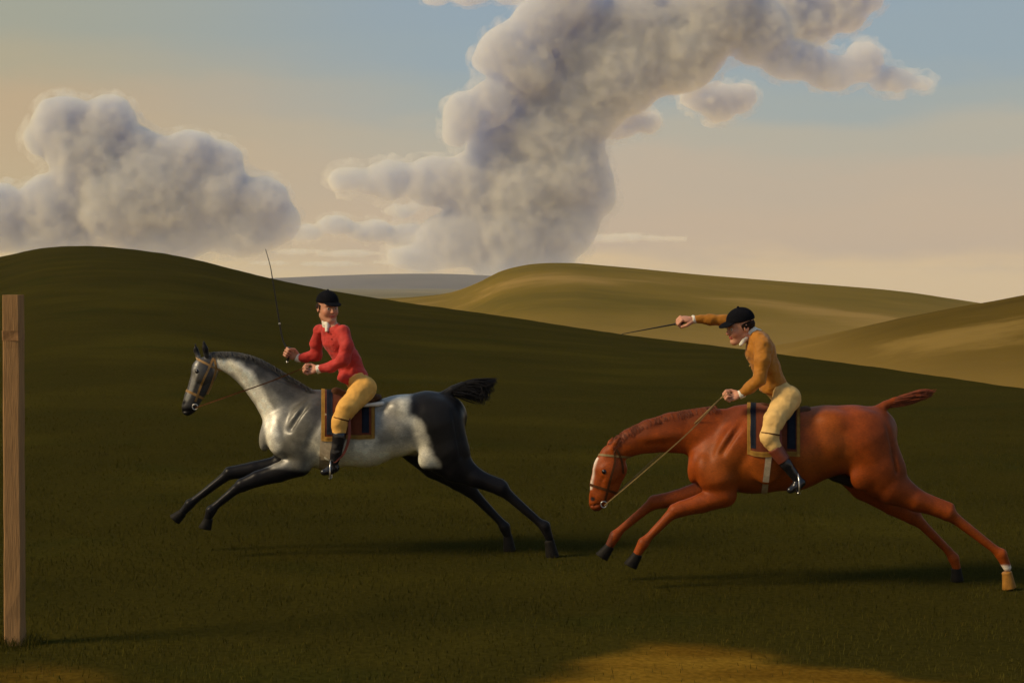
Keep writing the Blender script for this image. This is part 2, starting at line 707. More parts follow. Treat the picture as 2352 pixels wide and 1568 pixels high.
hill('far_ridge', [(-2600, 640), (-600, 634), (300, 642), (640, 638), (760, 633), (900, 629), (1060, 630), (1180, 638), (1300, 660), (1500, 700), (1800, 730), (2400, 745), (4800, 750)],
     2800, 900, 500, -121, MR, 2.0, 12, 0.006)

# ---------------------------------------------------------------- horses
COAT = material('horse_coat', (1, 1, 1, 1), rough=0.36, spec=0.22, vary=0.10, scale=14, bump=0.10, bscale=120, attr=True)
def fur(m):
    """short hair: fine streaks in colour and relief"""
    n, l = m.node_tree.nodes, m.node_tree.links
    t = n.new('ShaderNodeTexCoord')
    mpn = n.new('ShaderNodeMapping')
    mpn.inputs['Scale'].default_value = (60, 150, 190)
    mpn.inputs['Rotation'].default_value = (0, 0.5, 0)
    l.new(t.outputs['Object'], mpn.inputs[0])
    q = n.new('ShaderNodeTexNoise')
    q.inputs['Scale'].default_value = 1.0
    q.inputs['Detail'].default_value = 3
    l.new(mpn.outputs[0], q.inputs['Vector'])
    vm = [x for x in n if x.type == 'VECT_MATH'][0]
    mr = n.new('ShaderNodeMapRange')
    mr.inputs[1].default_value = 0.25
    mr.inputs[2].default_value = 0.75
    mr.inputs[3].default_value = 0.72
    mr.inputs[4].default_value = 1.28
    l.new(q.outputs[0], mr.inputs[0])
    v2 = n.new('ShaderNodeVectorMath')
    v2.operation = 'SCALE'
    l.new(vm.outputs[0], v2.inputs[0])
    l.new(mr.outputs[0], v2.inputs['Scale'])
    l.new(v2.outputs[0], n['Principled BSDF'].inputs['Base Color'])


COAT2 = material('chestnut_coat', (1, 1, 1, 1), rough=0.5, spec=0.16, vary=0.14, scale=14, bump=0.12, bscale=120, attr=True)
fur(COAT2)
fur(COAT)
_n, _l = COAT.node_tree.nodes, COAT.node_tree.links
_a = [q for q in _n if q.type == 'ATTRIBUTE'][0]
_m = _n.new('ShaderNodeMapRange')
_m.inputs[2].default_value = 0.12
_m.inputs[3].default_value = 0.07
_m.inputs[4].default_value = 0.6
_l.new(_a.outputs['Fac'], _m.inputs[0])
_l.new(_m.outputs[0], _n['Principled BSDF'].inputs['Specular IOR Level'])
HAIRDARK = material('black_hair', (0.009, 0.008, 0.009, 1), rough=0.5, spec=0.15, vary=0.3, scale=30)
HAIRGREY = material('grey_hair', (0.055, 0.052, 0.05, 1), rough=0.5, spec=0.4, vary=0.35, scale=30)
HAIRRED = material('chestnut_hair', (0.15, 0.031, 0.006, 1), rough=0.5, spec=0.4, vary=0.35, scale=30)
HOOFDARK = material('dark_hoof', (0.012, 0.010, 0.008, 1), rough=0.6, spec=0.1, vary=0.3, scale=40)
HOOFPALE = material('pale_hoof', (0.30, 0.135, 0.022, 1), rough=0.5, spec=0.2, vary=0.2, scale=40)
EYEMAT = material('wet_eye', (0.008, 0.005, 0.004, 1), rough=0.08, spec=0.6, vary=0)


def chain(fld, pl, pts, k=9.0, kin=3.0, n=(0, 0, 1)):
    first = True
    P = [(pl.fix(p[:3]), p[3], p[4] if len(p) > 4 else 1.0) for p in pts]
    for (a, ra, fa), (b, rb, fb) in zip(P[:-1], P[1:]):
        fld.cone(a, b, ra, rb, (fa + fb) / 2, k if first else max(kin, 0.25 * min(ra, rb)), n)
        first = False


def strand_mesh(name, strands, mat, parent, base, r=0.004, taper=0.15, n=3):
    V, Q = [], []
    for P in strands:
        rr = [r * (1 - (1 - taper) * (i / (len(P) - 1)) ** 1.5) for i in range(len(P))]
        v, q = tube_data(P, rr, n, False)
        o = len(V)
        V += [tuple(Vector(x) - Vector(base)) for x in v]
        Q += [tuple(i + o for i in f) for f in q]
    me = bpy.data.meshes.new(name)
    me.from_pydata(V, [], Q)
    return link(name, me, mat, parent)


def hoof(pl, top, toe, w, r0, r1, mat, parent, base, name='hoof'):
    """horn wall from the coronet to a flat sole"""
    a, b = pl.at(top[0], top[1], w), pl.at(toe[0], toe[1], w)
    ax = (b - a)
    h = ax.length
    ax.normalize()
    side = Vector((0, 1, 0))
    fwd = side.cross(ax).normalized()
    if fwd.x > 0:
        fwd = -fwd
    V, Q = [], []
    nseg = 16
    prof_ = [(0.0, 0.86, 0), (0.06, 0.98, 0), (0.14, 0.94, 0), (0.5, 1.0, 0.05), (0.96, 1.08, 0.10), (1.0, 1.05, 0.1)]
    for (t, sc_, sh) in prof_:
        rr = (r0 + (r1 - r0) * t) * sc_ * pl.s
        for k in range(nseg):
            th = 2 * math.pi * k / nseg
            c, s_ = math.cos(th), math.sin(th)
            p = a + ax * (h * t) + fwd * (rr * (c * 1.08 + sh * 2)) + side * (rr * 0.92 * s_)
            V.append(tuple(p - Vector(base)))
    m = len(prof_)
    for i in range(m - 1):
        for k in range(nseg):
            k2 = (k + 1) % nseg
            Q.append((i * nseg + k, i * nseg + k2, (i + 1) * nseg + k2, (i + 1) * nseg + k))
    Q.append(tuple(range(nseg))[::-1])
    Q.append(tuple((m - 1) * nseg + k for k in range(nseg)))
    me = bpy.data.meshes.new(name)
    me.from_pydata(V, [], Q)
    return link(name, me, mat, parent)


def ball(name, c, r, mat, parent, base, nu=14, nv=9):
    V, Q = [], []
    for j in range(nv + 1):
        ph = math.pi * j / nv
        for i in range(nu):
            th = 2 * math.pi * i / nu
            V.append((c[0] + r * math.sin(ph) * math.cos(th) - base[0], c[1] + r * math.sin(ph) * math.sin(th) - base[1], c[2] + r * math.cos(ph) - base[2]))
    for j in range(nv):
        for i in range(nu):
            Q.append((j * nu + i, (j + 1) * nu + i, (j + 1) * nu + (i + 1) % nu, j * nu + (i + 1) % nu))
    me = bpy.data.meshes.new(name)
    me.from_pydata(V, [], Q)
    me.validate()
    return link(name, me, mat, parent)


def segdist(V, pts):
    """distance of points to a (u,v,w) polyline"""
    best = np.full(len(V), 1e9)
    for a, b in zip(pts[:-1], pts[1:]):
        a, b = np.array(a, float), np.array(b, float)
        B = b - a
        t = np.clip(((V - a) @ B) / (B @ B), 0, 1)
        best = np.minimum(best, np.linalg.norm(V - a - t[:, None] * B, axis=1))
    return best


def build_horse(spec):
    pl = Plane(spec['D'])
    base = spec['base']
    root = empty(spec['name'], base, spec['label'], 'horse', 'horses in the race')
    fld = Field(spec['lo'], spec['hi'], spec.get('h', 3.0))
    for c in spec['chains']:
        chain(fld, pl, c[1], c[0])
    for e in spec.get('muscles', []):
        c, r, ang, op, k = e
        a = math.radians(ang)
        ax = [[math.cos(a), math.sin(a), 0], [-math.sin(a), math.cos(a), 0], [0, 0, 1]]
        for s in (1, -1):
            fld.ell(pl.fix((c[0], c[1], c[2] * s)), r, ax, k, op)
    for g in spec.get('grooves', []):
        p0, p1, r, k = g
        for s in (1, -1):
            fld.cone(pl.fix((p0[0], p0[1], p0[2] * s)), pl.fix((p1[0], p1[1], p1[2] * s)), r, r * 0.6, 1, k, (0, 0, 1), 'sub')
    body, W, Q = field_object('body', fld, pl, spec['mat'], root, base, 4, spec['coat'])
    bvh = BVHTree.FromPolygons([tuple(p) for p in W], [tuple(int(i) for i in q) for q in Q])
    for h_ in spec['hooves']:
        top, toe, ww, r0, r1, mat = h_
        hoof(pl, top, toe, ww, r0, r1, mat, root, base)
    eu, ev = spec['eye']
    for s in (1, -1):
        a = pl.at(eu, ev, 200 * s)
        hit = bvh.ray_cast(a, (pl.at(eu, ev, 0) - a).normalized())
        if hit[0] is not None:
            p = hit[0] + Vector((0, 0.008 * s, 0))
            ball('eye', p, 0.019, EYEMAT, root, base)
    return root, pl, bvh


def mixcol(c, m, col):
    return c * (1 - m[:, None]) + np.array(col)[None, :] * m[:, None]


def grey_coat(V):
    u, v, w_ = V[:, 0], V[:, 1], V[:, 2]
    nz_ = fbm(V * 0.035, 4, 2) - 0.5
    nf = fbm(V * 0.12, 3, 31) - 0.5
    c = np.tile(np.array([0.21, 0.20, 0.172]), (len(V), 1))
    # darker crest and shoulder, paler barrel; neck-to-chest band adds painted highlight to pale coat
    cr = segdist(V * [1, 1, 0.0], [(500, 812, 0), (560, 818, 0), (625, 850, 0), (690, 900, 0), (740, 930, 0)])
    c = mixcol(c, (1 - smoothstep(18, 62, cr + nz_ * 30)) * 0.9, (0.040, 0.036, 0.033))
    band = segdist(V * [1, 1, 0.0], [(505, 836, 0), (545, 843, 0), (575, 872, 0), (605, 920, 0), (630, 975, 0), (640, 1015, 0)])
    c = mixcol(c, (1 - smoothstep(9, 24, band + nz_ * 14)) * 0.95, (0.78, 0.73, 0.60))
    sh = segdist(V * [1, 1, 0.0], [(690, 960, 0), (690, 1060, 0)])
    c = mixcol(c, (1 - smoothstep(20, 55, sh + nz_ * 40)) * 0.75, (0.085, 0.079, 0.063))
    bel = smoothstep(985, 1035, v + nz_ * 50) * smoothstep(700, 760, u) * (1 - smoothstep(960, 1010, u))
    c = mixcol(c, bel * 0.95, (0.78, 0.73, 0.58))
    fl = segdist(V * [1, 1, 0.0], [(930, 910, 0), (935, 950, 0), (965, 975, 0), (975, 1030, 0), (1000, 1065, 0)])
    # black hindquarters behind a pale flank line, part coat, part painted highlight
    edge = np.interp(v, [890, 940, 965, 1000, 1060, 1100], [940, 940, 968, 985, 1005, 1020])
    hq = smoothstep(-9, 10, u - edge + nz_ * 26)
    c = mixcol(c, hq, (0.011, 0.010, 0.010))
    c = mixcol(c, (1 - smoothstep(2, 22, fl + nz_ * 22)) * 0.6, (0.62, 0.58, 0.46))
    c = c * (1 + nf * 0.25)[:, None] * (1 + nz_ * 0.2)[:, None]
    dap = smoothstep(0.0, 0.16, fbm(V * 0.085, 2, 63) - 0.5)
    c = c * (1.0 + 0.2 * dap * (1 - hq))[:, None]
    # black points
    leg = smoothstep(1056, 1070, v + nz_ * 10 - 0.10 * np.maximum(u - 620, 0) * (u < 760) + 16 * (w_ < 0))
    leg = np.where((u > 730) & (u < 900), 0, leg)
    c = mixcol(c, leg, (0.009, 0.008, 0.009))
    farleg = smoothstep(0, -14, w_) * smoothstep(1030, 1050, v) * (u > 880)
    c = mixcol(c, farleg, (0.010, 0.009, 0.009))
    # face: dark muzzle and cheek with paler forehead and nose bone
    hd = smoothstep(505, 488, u) * smoothstep(1000, 980, v)
    c = mixcol(c, hd, (0.045, 0.043, 0.043))
    fb = segdist(V * [1, 1, 0.0], [(455, 822, 0), (452, 850, 0), (444, 885, 0), (432, 915, 0)])
    c = mixcol(c, hd * (1 - smoothstep(3, 9, fb + nz_ * 10)) * 0.75, (0.26, 0.25, 0.23))
    c = mixcol(c, hd * smoothstep(925, 942, v), (0.012, 0.011, 0.012))
    no = np.sqrt((u - 423) ** 2 + (v - 925) ** 2)
    c = mixcol(c, (1 - smoothstep(3, 6, no)), (0.004, 0.003, 0.003))
    ear = smoothstep(816, 806, v) * smoothstep(490, 482, u)
    c = mixcol(c, ear, (0.012, 0.011, 0.012))
    return np.clip(c, 0.004, 0.8)


def chestnut_coat(V):
    u, v, w_ = V[:, 0], V[:, 1], V[:, 2]
    nz_ = fbm(V * 0.03, 4, 5) - 0.5
    nf = fbm(V * 0.12, 3, 31) - 0.5
    c = np.tile(np.array([0.235, 0.044, 0.0038]), (len(V), 1))
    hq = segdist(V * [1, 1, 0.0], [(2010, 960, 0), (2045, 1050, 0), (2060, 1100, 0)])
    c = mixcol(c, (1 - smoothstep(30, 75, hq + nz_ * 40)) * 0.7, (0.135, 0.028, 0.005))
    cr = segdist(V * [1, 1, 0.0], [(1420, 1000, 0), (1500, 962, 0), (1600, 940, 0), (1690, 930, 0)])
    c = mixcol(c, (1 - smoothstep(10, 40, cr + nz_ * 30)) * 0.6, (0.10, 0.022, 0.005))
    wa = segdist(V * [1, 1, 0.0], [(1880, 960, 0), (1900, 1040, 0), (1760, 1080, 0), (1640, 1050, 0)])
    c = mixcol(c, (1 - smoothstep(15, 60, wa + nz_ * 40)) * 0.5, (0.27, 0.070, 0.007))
    c = c * (1 + nz_ * 0.4 + nf * 0.25)[:, None]
    bl = segdist(V * [1, 1, 0.0], [(1369, 1052, 0), (1364, 1090, 0), (1357, 1120, 0)])
    c = mixcol(c, (1 - smoothstep(2.4, 5, bl + nf * 5)) * smoothstep(14, 6, np.abs(w_)), (0.68, 0.56, 0.46))
    mz = smoothstep(1150, 1172, v + nz_ * 20) * (u < 1410)
    c = mixcol(c, mz * 0.7, (0.06, 0.018, 0.010))
    no = np.sqrt((u - 1361) ** 2 + (v - 1144) ** 2)
    c = mixcol(c, (1 - smoothstep(3.5, 7, no)), (0.008, 0.004, 0.003))
    sock = smoothstep(1284, 1292, v + nf * 8) * (u > 2280)
    c = mixcol(c, sock, (0.72, 0.63, 0.52))
    shth = segdist(V * [1, 1, 0.0], [(1910, 1098, 0), (1960, 1108, 0)])
    c = mixcol(c, (1 - smoothstep(10, 20, shth)) * (np.abs(w_) < 26), (0.02, 0.014, 0.012))
    return np.clip(c, 0.004, 0.8)


GD, CD = 12.13, 10.93
GREY = dict(
    name='grey_horse', D=GD, mat=COAT, base=(-0.9, GD, 0.0),
    label='dapple grey racehorse with black legs and hindquarters, head held up, galloping towards the wooden post',
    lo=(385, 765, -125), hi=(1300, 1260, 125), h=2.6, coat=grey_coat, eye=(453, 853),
    chains=[
        (12, [(668, 985, 0, 66, .86), (745, 987, 0, 86, .86), (840, 997, 0, 72, 1.02), (920, 976, 0, 66, 1.08), (985, 962, 0, 62, 1.08), (1020, 958, 0, 53, 1.02)]),
        (14, [(712, 950, 0, 54, .62), (645, 925, 0, 52, .52), (582, 863, 0, 36, .55), (532, 835, 0, 24, .66), (500, 830, 0, 19, .75)]),
        (10, [(735, 915, 0, 15, .9), (775, 922, 0, 12, 1.4)]),
        (8, [(486, 830, 0, 18, .8), (471, 850, 0, 30, .60), (459, 884, 0, 25, .58), (444, 912, 0, 20, .68), (436, 932, 0, 18, .78), (431, 941, 0, 14, .8)]),
        (3, [(455, 818, -11, 6.5, .7), (450, 804, -14, 6.5, .6), (448, 789, -13, 2.0, .7)]),
        (3, [(474, 815, 12, 7, .7), (471, 800, 15, 7, .6), (467, 780, 14, 2.0, .7)]),
        (12, [(700, 1035, 40, 40, .66), (688, 1066, 42, 27, .8), (640, 1085, 42, 22, .85), (592, 1099, 42, 18, .9), (556, 1114, 42, 15.5), (541, 1124, 42, 11), (496, 1161, 42, 8.4), (485, 1172, 42, 12), (477, 1191, 42, 9)]),
        (12, [(672, 1050, -38, 34, .7), (640, 1070, -40, 24, .8), (585, 1078, -40, 19, .9), (528, 1086, -40, 15), (514, 1097, -40, 11), (450, 1146, -40, 8.4), (436, 1157, -40, 11.5), (419, 1177, -40, 9)]),
        (14, [(1002, 985, 38, 66, .60), (1026, 1040, 42, 53, .60), (1048, 1070, 42, 37, .66), (1090, 1096, 42, 23, .8), (1130, 1112, 42, 17.5), (1151, 1121, 42, 18), (1167, 1136, 42, 12), (1237, 1198, 42, 9), (1251, 1208, 42, 13), (1262, 1236, 42, 9.5)]),
        (14, [(950, 1025, -38, 36, .8), (1000, 1068, -40, 32, .8), (1050, 1104, -40, 21, .9), (1079, 1124, -40, 17.5), (1096, 1142, -40, 12), (1149, 1197, -40, 9), (1159, 1210, -40, 13), (1167, 1232, -40, 9.5)]),
        (12, [(985, 985, -36, 64, .60), (1010, 1040, -38, 48, .60), (1040, 1085, -40, 26, .7)]),
        (4, [(1098, 1087, 42, 6), (1151, 1107, 42, 8)]), (4, [(1040, 1092, -40, 6), (1083, 1113, -40, 8)]),
        (4, [(1018, 912, 0, 14, .9), (1040, 895, 0, 10), (1064, 883, 0, 8)]),
    ],
    muscles=[
        ((640, 1012, 40), (26, 40, 26), -20, 'add', 10), ((690, 985, 58), (26, 62, 16), 25, 'add', 20), ((612, 1000, 22), (16, 36, 22), 10, 'add', 8),
        ((655, 1082, 48), (26, 15, 16), -8, 'add', 6), ((925, 940, 44), (36, 22, 24), 12, 'add', 16), ((985, 1050, 58), (24, 30, 16), 20, 'add', 10),
        ((560, 850, 12), (44, 13, 12), 38, 'add', 8), ((1088, 1098, 48), (28, 15, 14), 24, 'add', 6), ((466, 862, 17), (17, 20, 8), 10, 'add', 5),
        ((447, 852, 15), (5, 7, 4), 0, 'add', 3), ((549, 1114, 42), (8, 10, 13), 0, 'add', 3), ((1146, 1115, 42), (14, 9, 12), 40, 'add', 4),
        ((422, 925, 13), (4.5, 6, 6), 20, 'sub', 3), ((451, 846, 17), (7, 3.5, 4), 20, 'add', 3), ((762, 1010, 70), (30, 50, 14), 0, 'add', 12),
    ],
    grooves=[((715, 915, 58), (668, 985, 66), 4, 16), ((740, 950, 84), (705, 1030, 82), 4, 16), ((600, 925, 34), (555, 872, 26), 4, 10),
             ((968, 985, 84), (975, 1040, 76), 4, 9), ((880, 970, 86), (925, 1040, 70), 4, 10), ((420, 944, 5), (446, 942, 15), 2.4, 3), ((458, 880, 17.5), (446, 906, 15), 2.4, 4), ((494, 862, 19), (480, 892, 17), 2.4, 5), ((1040, 935, 62), (1058, 1050, 66), 3.5, 9)],
    hooves=[((479, 1190), (473, 1214), 42, 10, 12.8, HOOFDARK), ((420, 1176), (403, 1195), -40, 10, 12.8, HOOFDARK),
            ((1261, 1240), (1272, 1279), 42, 10.5, 13.5, HOOFDARK), ((1166, 1231), (1173, 1265), -40, 10.5, 13, HOOFDARK)],
)
CHES = dict(
    name='chestnut_horse', D=CD, mat=COAT2, base=(2.0, CD, 0.0),
    label='chestnut racehorse with white blaze and one white hind sock, head low, chasing the grey',
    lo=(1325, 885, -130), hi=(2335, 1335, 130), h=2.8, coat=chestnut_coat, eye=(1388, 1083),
    chains=[
        (12, [(1655, 1055, 0, 74, .84), (1730, 1031, 0, 98, .80), (1820, 1030, 0, 91, .92), (1900, 1012, 0, 78, 1.02), (1960, 1000, 0, 68, 1.06), (2003, 990, 0, 57, 1.0)]),
        (14, [(1685, 1005, 0, 68, .58), (1615, 993, 0, 55, .50), (1545, 993, 0, 45, .52), (1495, 1001, 0, 38, .58), (1450, 1015, 0, 31, .66), (1418, 1035, 0, 25, .7)]),
        (10, [(1690, 948, 0, 14, .9), (1760, 946, 0, 12, 1.4)]),
        (8, [(1400, 1044, 0, 22, .8), (1401, 1074, 0, 38, .56), (1390, 1110, 0, 34, .54), (1377, 1140, 0, 24, .66), (1370, 1156, 0, 18, .8)]),
        (3, [(1398, 1030, -12, 7, .7), (1402, 1016, -15, 7, .6), (1408, 1003, -15, 2.2, .7)]),
        (3, [(1408, 1030, 13, 7.5, .7), (1415, 1016, 16, 7.5, .6), (1424, 1003, 16, 2.2, .7)]),
        (12, [(1655, 1105, 44, 46, .66), (1662, 1135, 46, 29, .8), (1612, 1155, 46, 22, .85), (1565, 1168, 46, 17.5), (1551, 1173, 46, 16.5), (1536, 1186, 46, 11.5), (1489, 1234, 46, 9), (1478, 1246, 46, 13), (1463, 1272, 46, 10)]),
        (12, [(1640, 1095, -42, 42, .7), (1612, 1128, -44, 25, .8), (1553, 1145, -44, 19.5), (1503, 1153, -44, 16.5), (1486, 1166, -44, 11.5), (1426, 1216, -44, 9), (1413, 1230, -44, 13), (1399, 1254, -44, 10)]),
        (14, [(1985, 1022, 40, 76, .58), (2022, 1082, 44, 58, .58), (2050, 1118, 46, 40, .64), (2104, 1148, 46, 26, .8), (2152, 1167, 46, 18.5), (2176, 1177, 46, 19), (2196, 1192, 46, 12.5), (2285, 1261, 46, 9.6), (2299, 1272, 46, 13.5), (2313, 1302, 46, 10)]),
        (14, [(1940, 1070, -40, 36, .8), (1985, 1115, -42, 34, .8), (2050, 1160, -44, 23), (2098, 1187, -44, 18.5), (2117, 1203, -44, 12), (2178, 1264, -44, 9.4), (2190, 1281, -44, 13), (2197, 1303, -44, 10)]),
        (12, [(1970, 1025, -38, 70, .58), (2000, 1085, -42, 52, .58), (2030, 1130, -42, 30, .7)]),
        (4, [(2126, 1138, 46, 7), (2184, 1163, 46, 9)]), (4, [(2058, 1151, -44, 7), (2107, 1176, -44, 9)]),
        (4, [(2010, 948, 0, 15, .9), (2034, 930, 0, 10), (2058, 918, 0, 8)]),
        (5, [(1915, 1092, 0, 13, 1.0), (1950, 1102, 0, 15, 1.0)]),
    ],
    muscles=[
        ((1625, 1085, 42), (28, 44, 28), -15, 'add', 10), ((1675, 1040, 62), (28, 68, 16), 25, 'add', 20), ((1597, 1070, 22), (17, 40, 24), 8, 'add', 8),
        ((1632, 1150, 52), (28, 16, 17), -8, 'add', 6), ((1915, 970, 48), (40, 24, 26), 8, 'add', 18), ((1982, 1092, 62), (28, 34, 16), 20, 'add', 10),
        ((1520, 1000, 16), (56, 15, 12), -6, 'add', 8), ((2100, 1148, 52), (32, 17, 15), 24, 'add', 6), ((1402, 1085, 20), (22, 26, 8), 10, 'add', 5),
        ((1384, 1078, 18), (6, 8, 4), 0, 'add', 3), ((1555, 1171, 46), (9, 11, 14), 0, 'add', 3), ((2172, 1171, 46), (15, 10, 13), 30, 'add', 4),
        ((1359, 1143, 14), (5, 7, 7), 10, 'sub', 3), ((1387, 1074, 20), (8, 4, 5), 10, 'add', 3), ((1760, 1060, 76), (34, 52, 14), 0, 'add', 12),
    ],
    grooves=[((1708, 965, 66), (1660, 1040, 72), 4, 16), ((1735, 1000, 92), (1700, 1080, 86), 4, 16), ((1590, 1018, 34), (1490, 1022, 26), 4, 10),
             ((1958, 1020, 92), (1966, 1085, 82), 4, 9), ((1870, 1010, 94), (1925, 1085, 74), 4, 10), ((1356, 1161, 5), (1390, 1155, 17), 2.6, 3), ((1386, 1098, 22), (1373, 1130, 18), 2.8, 5), ((1436, 1070, 21), (1420, 1108, 20), 2.8, 5), ((2040, 975, 66), (2058, 1085, 70), 3.5, 9)],
    hooves=[((1465, 1271), (1450, 1301), 46, 11, 13.8, HOOFDARK), ((1401, 1253), (1384, 1281), -44, 11, 13.8, HOOFDARK),
            ((2312, 1312), (2321, 1350), 46, 11, 13.8, HOOFPALE), ((2196, 1304), (2201, 1333), -44, 11, 13.5, HOOFDARK)],
)
grey, GP, GB = build_horse(GREY)
ches, CP, CB = build_horse(CHES)


def hair_tail(pl, root, base, dock, ends, mat, n, spread, r):
    """dock: path of (u,v); hair leaves it and ends along the polyline ends"""
    S = []
    dk = smooth_path([(a, b, 0) for a, b in dock], 8)
    E = smooth_path([(a, b, 0) for a, b in ends], 8)
    for i in range(n):
        t = random.random() ** 0.7
        p0 = dk[min(len(dk) - 1, int(t * (len(dk) - 1)))]
        dd = (dk[-1] - dk[-3]).normalized()
        e = E[int(random.random() * (len(E) - 1))]
        ph = random.random() * 6.283
        rr = 6 * (1 - 0.4 * t)
        o = Vector((0, math.cos(ph) * rr, math.sin(ph) * rr))
        sw = random.gauss(0, spread)
        ln = random.uniform(0.72, 1.03)
        a = p0 + o
        b = p0 + (e - p0) * (0.45 * ln) + dd * 10 + Vector((0, 0, sw * 0.7)) + o * 1.6
        c = p0 + (e - p0) * ln + Vector((random.gauss(0, 2), random.gauss(0, 2), sw))
        S.append([pl.at(*q) for q in smooth_path([a, b, c], 4)])
    return strand_mesh('tail', S, mat, root, base, r, 0.2)


hair_tail(GP, grey, GREY['base'], [(1024, 902), (1040, 893), (1062, 882), (1090, 874), (1105, 876)],
          [(1142, 868), (1140, 880), (1132, 900), (1120, 922), (1104, 929), (1096, 915)], HAIRDARK, 420, 8, 0.0055)
hair_tail(CP, ches, CHES['base'], [(2020, 938), (2036, 928), (2060, 916), (2090, 906), (2105, 903)],
          [(2148, 896), (2144, 902), (2138, 910), (2120, 916)], HAIRRED, 320, 5, 0.005)


def mane(pl, root, base, crest_pts, bvh, mat, n, length, r, fall):
    S = []
    C = smooth_path([(a, b, 0) for a, b in crest_pts], 10)
    for i in range(n):
        t = random.random() * (len(C) - 1.01)
        k = int(t)
        p = C[k].lerp(C[k + 1], t - k)
        side = random.choice((1, -1, -1))
        ln = length * random.uniform(0.6, 1.15)
        q0 = pl.at(p.x, p.y + 5, side * random.uniform(0, 4))
        q1 = pl.at(p.x + fall * 0.25 + random.gauss(0, 2), p.y - 2.5, side * random.uniform(3, 8))
        q2 = pl.at(p.x + fall * 0.8 + random.gauss(0, 3), p.y + ln * 0.5, side * random.uniform(14, 19))
        q3 = pl.at(p.x + fall + random.gauss(0, 4), p.y + ln, side * random.uniform(17, 22))
        S.append(smooth_path([q0, q1, q2, q3], 4))
    return strand_mesh('mane', S, mat, root, base, r, 0.25)


mane(GP, grey, GREY['base'], [(482, 812), (505, 810), (543, 812), (585, 823), (628, 845), (670, 871), (710, 895)], GB, HAIRGREY, 800, 14, 0.0026, 9)
mane(CP, ches, CHES['base'], [(1398, 1022), (1416, 1003), (1450, 982), (1502, 961), (1560, 946), (1640, 934)], CB, HAIRRED, 900, 17, 0.0024, 13)

# ---------------------------------------------------------------- tack
LEATHER = material('brown_leather', (0.075, 0.028, 0.009, 1), rough=0.55, spec=0.18, vary=0.25, scale=40, bump=0.1)
LEATHER.node_tree.nodes['Principled BSDF'].inputs['Specular IOR Level'].default_value = 0.08
LEATHER.node_tree.nodes['Principled BSDF'].inputs['Roughness'].default_value = 0.7
TANLEATHER = material('tan_leather', (0.26, 0.14, 0.04, 1), rough=0.5, spec=0.35, vary=0.25, scale=40, bump=0.1)
REDLEATHER = material('red_leather', (0.16, 0.028, 0.014, 1), rough=0.5, spec=0.35, vary=0.2, scale=40, bump=0.1)
PALEREIN = material('pale_rein', (0.20, 0.13, 0.045, 1), rough=0.55, vary=0.2, scale=40)
STEEL = material('steel', (0.55, 0.53, 0.5, 1), rough=0.28, spec=0.5, vary=0.1)
STEEL.node_tree.nodes['Principled BSDF'].inputs['Metallic'].default_value = 1
CLOTHRED = material('cloth_russet', (0.135, 0.033, 0.013, 1), rough=0.9, spec=0.1, vary=0.2, scale=30, bump=0.25, bscale=200, sheen=0.1)
CLOTHNAVY = material('cloth_navy', (0.010, 0.013, 0.022, 1), rough=0.9, spec=0.1, vary=0.2, scale=30, bump=0.2, bscale=200)
CLOTHGOLD = material('cloth_gold', (0.24, 0.125, 0.022, 1), rough=0.85, spec=0.15, vary=0.2, scale=30, bump=0.2, bscale=200)
WEBBING = material('girth_webbing', (0.42, 0.33, 0.22, 1), rough=0.9, spec=0.1, vary=0.2, scale=40, bump=0.25, bscale=200)
PANELWHITE = material('panel_linen', (0.72, 0.63, 0.52, 1), rough=0.85, spec=0.1, vary=0.1)


def surf(bvh, origin, target, off):
    o, t = Vector(origin), Vector(target)
    d = (t - o).normalized()
    h = bvh.ray_cast(o, d)
    p = h[0] if h[0] is not None else t
    return p - d * off


def ribbon(name, rows_, mat, parent, base, thick=0.003, closed=False):
    """rows_: list of (left, centre-normal-out, right) points -> thin solid band"""
    V, Q = [], []
    for a, b, nrm in rows_:
        V += [a, b, b + nrm * thick, a + nrm * thick]
    m = len(rows_)
    rng = range(m if closed else m - 1)
    for i in rng:
        j = (i + 1) % m
        for k in range(4):
            k2 = (k + 1) % 4
            Q.append((i * 4 + k, i * 4 + k2, j * 4 + k2, j * 4 + k))
    if not closed:
        Q += [(3, 2, 1, 0), tuple((m - 1) * 4 + k for k in range(4))]
    me = bpy.data.meshes.new(name)
    bb = Vector(base)
    me.from_pydata([tuple(v - bb) for v in V], [], Q)
    import bmesh
    bm = bmesh.new()
    bm.from_mesh(me)
    bmesh.ops.recalc_face_normals(bm, faces=bm.faces)
    bm.to_mesh(me)
    bm.free()
    o = link(name, me, mat, parent, smooth=False)
    return o


def strap_loop(name, pl, bvh, c, axis, width, mat, parent, base, off=0.002, n=40, a0=0, a1=360, R0=58):
    """band round a limb, head or barrel: rays cast inwards at c in the plane across axis (u,v direction)"""
    ax = Vector((axis[0], axis[1], 0)).normalized()
    pr = Vector((-ax.y, ax.x, 0))
    rows_ = []
    full = abs(a1 - a0) >= 360
    m = n if full else n + 1
    for i in range(m):
        th = math.radians(a0 + (a1 - a0) * i / n)
        d = pr * math.cos(th) + Vector((0, 0, 1)) * math.sin(th)
        pts = []
        for sgn in (-1, 1):
            cc_ = Vector((c[0], c[1], 0)) + ax * (sgn * width / 2)
            pts.append(surf(bvh, pl.at(*(cc_ + d * R0)), pl.at(*cc_), off))
        o0, o1 = pl.at(c[0], c[1], 0), pl.at(*(Vector((c[0], c[1], 0)) + d * 10))
        rows_.append((pts[0], pts[1], (o1 - o0).normalized()))
    return ribbon(name, rows_, mat, parent, base, closed=full)


